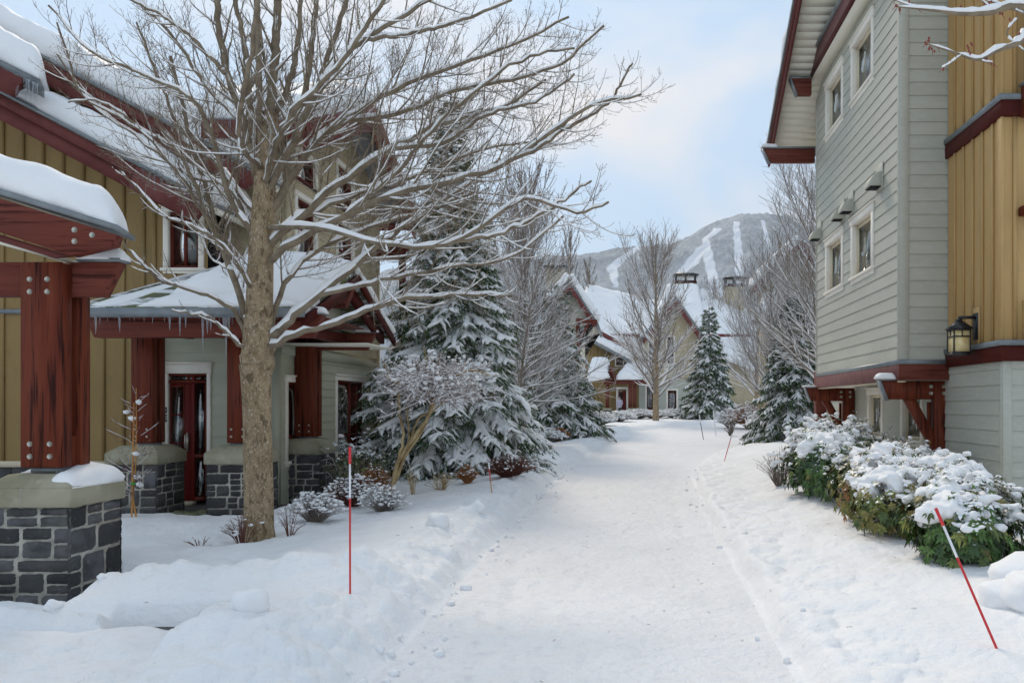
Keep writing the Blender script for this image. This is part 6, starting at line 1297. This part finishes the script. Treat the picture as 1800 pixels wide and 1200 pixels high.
# snow lumps rolled down the near pile
SL = [(437, 1125, 4.95, .11), (180, 1016, 6.0, .035), (105, 1057, 5.75, .06), (92, 1075, 5.6, .055), (770, 985, 8.6, .13), (840, 935, 9.9, .10)]
for k, (px, py, yy, r_) in enumerate(SL):
    c = P(px, py, yy); c[2] = gz(c[0], yy)+r_*.25
    obj('snow_lump', MB().blob(c, (r_, r_, r_*.85), seed=k*3+1, amp=.16, sub=3), M['snow'], smooth=True, loc=tuple(c), label=('round snowball resting on the near snow pile', 'pebble sized snow lump by the big pier corner', 'snow lump beside the bare paving at the pier foot', 'flat snow lump nearest the pavers', 'large snow chunk on the left bank edge', 'snow chunk farther along the left bank edge')[k], cat='snow lump', group='loose lumps of snow')
R = random.Random(77); CR = MB(); DB = MB()
for k in range(110):
    y = 4.3+R.random()**1.6*16; side = R.random() < .7
    x = (np.interp(y, LY, LX)+R.gauss(.02, .10)) if side else (np.interp(y, RY, RX)+R.gauss(.02, .12)); r_ = R.uniform(.006, .03)*(1 if R.random() < .9 else 1.7); z = gz(x, y)
    CR.blob((x, y, z+r_*.3), (r_*R.uniform(.8, 1.5), r_*R.uniform(.8, 1.5), r_), seed=k, amp=.3, sub=1)
for k in range(90):
    x = R.uniform(-4.2, 3.2); y = R.uniform(4.3, 14); z = gz(x, y); a = R.uniform(0, 6.28); l = R.uniform(.012, .06); DB.tube([(x, y, z+.004), (x+math.cos(a)*l, y+math.sin(a)*l, z+.010)], [.0018, .001], 4)
obj('snow_crumbs', CR, M['snow'], smooth=False, kind='stuff', label='crumbs of ploughed snow scattered along both path edges', cat='snow crumbs')
obj('twig_litter', DB, M['twig'], kind='stuff', label='tiny fallen twigs and bud scales scattered over the snow', cat='litter')
# mossy rocks by the door
R = random.Random(12)
for k, (px, py, yy, r_) in enumerate(((285, 908, 11.0, .07), (300, 912, 10.85, .09), (318, 905, 11.05, .10), (336, 912, 10.9, .08), (352, 905, 11.1, .09), (368, 910, 10.95, .08), (384, 905, 11.1, .07), (330, 917, 10.7, .06), (310, 916, 10.75, .07), (357, 916, 10.75, .06))):
    c = P(px, py, yy); c[2] = .03
    obj('rock', MB().blob(c, (r_*1.3, r_, r_*.7), seed=k*5+2, amp=.25, sub=2), M['rock'], smooth=False, loc=tuple(c), label='mossy garden rock between the two front porch piers', cat='rock', group='mossy rocks before the porch')
# person at the far door
def person():
    Y = 70; s = Y/F; x = P(1089, 0, Y)[0]; g = P(0, 723, Y)[2]; t = thing('person', 'distant person in a pale lilac coat bending by the far front door', 'person', (x, Y, g))
    mb = MB(); U = s
    mb.tube(curve([(x-.02, Y, g+.02), (x+.02, Y-.03, g+.25), (x-.03, Y, g+.5)], 8), [.05, .055, .06, .065, .07, .08, .085, .09], 8); mb.tube(curve([(x+.17, Y+.05, g+.02), (x+.17, Y, g+.25), (x+.08, Y, g+.5)], 8), [.05, .055, .06, .065, .07, .08, .085, .09], 8)
    obj('trousers', mb, M['black'], t, smooth=True)
    mb = MB(); mb.tube(curve([(x+.03, Y, g+.35), (x+.03, Y-.03, g+.6), (x+.01, Y-.06, g+.85), (x+.0, Y-.1, g+1.02), (x+.0, Y-.12, g+1.08)], 12), [.12, .17, .19, .19, .19, .2, .2, .2, .18, .14, .09, .05], 12)
    for sx in (-1, 1): mb.tube(curve([(x+sx*.17, Y-.1, g+.98), (x+sx*.24, Y-.1, g+.75), (x+sx*.18, Y-.25, g+.55)], 8), [.07, .065, .06, .055, .05, .05, .045, .04], 8)
    obj('coat', mb, mat('lilac_coat', (.42, .38, .47), .8, .2), t, smooth=True)
    mb = MB(); mb.blob((x+.0, Y-.2, g+1.17), (.085, .10, .11), amp=0, sub=2); mb.blob((x, Y-.30, g+1.15), (.015, .02, .02), amp=0)
    for sx in (-1, 1): mb.blob((x+sx*.18, Y-.28, g+.52), (.03, .05, .04), amp=.05)
    obj('body', mb, mat('skin', (.45, .27, .2), .6, .3), t, smooth=True)
    obj('hair', MB().blob((x, Y-.16, g+1.21), (.105, .11, .11), amp=.05, sub=2), M['dark'], t, smooth=True)
person()
# air
hz_ = MB(); hz_.box(-2400, 2600, -40, 2600, -3, 900)
hm = bpy.data.materials.new('haze'); hm.use_nodes = True; t_ = hm.node_tree; t_.nodes.clear(); o_ = N(t_, 'ShaderNodeOutputMaterial'); v_ = N(t_, 'ShaderNodeVolumePrincipled')
v_.inputs['Color'].default_value = (.90, .93, 1.0, 1); v_.inputs['Density'].default_value = HAZE; v_.inputs['Anisotropy'].default_value = .3; t_.links.new(v_.outputs[0], o_.inputs['Volume'])
if HAZE > 0: obj('haze', hz_, hm, kind='stuff')
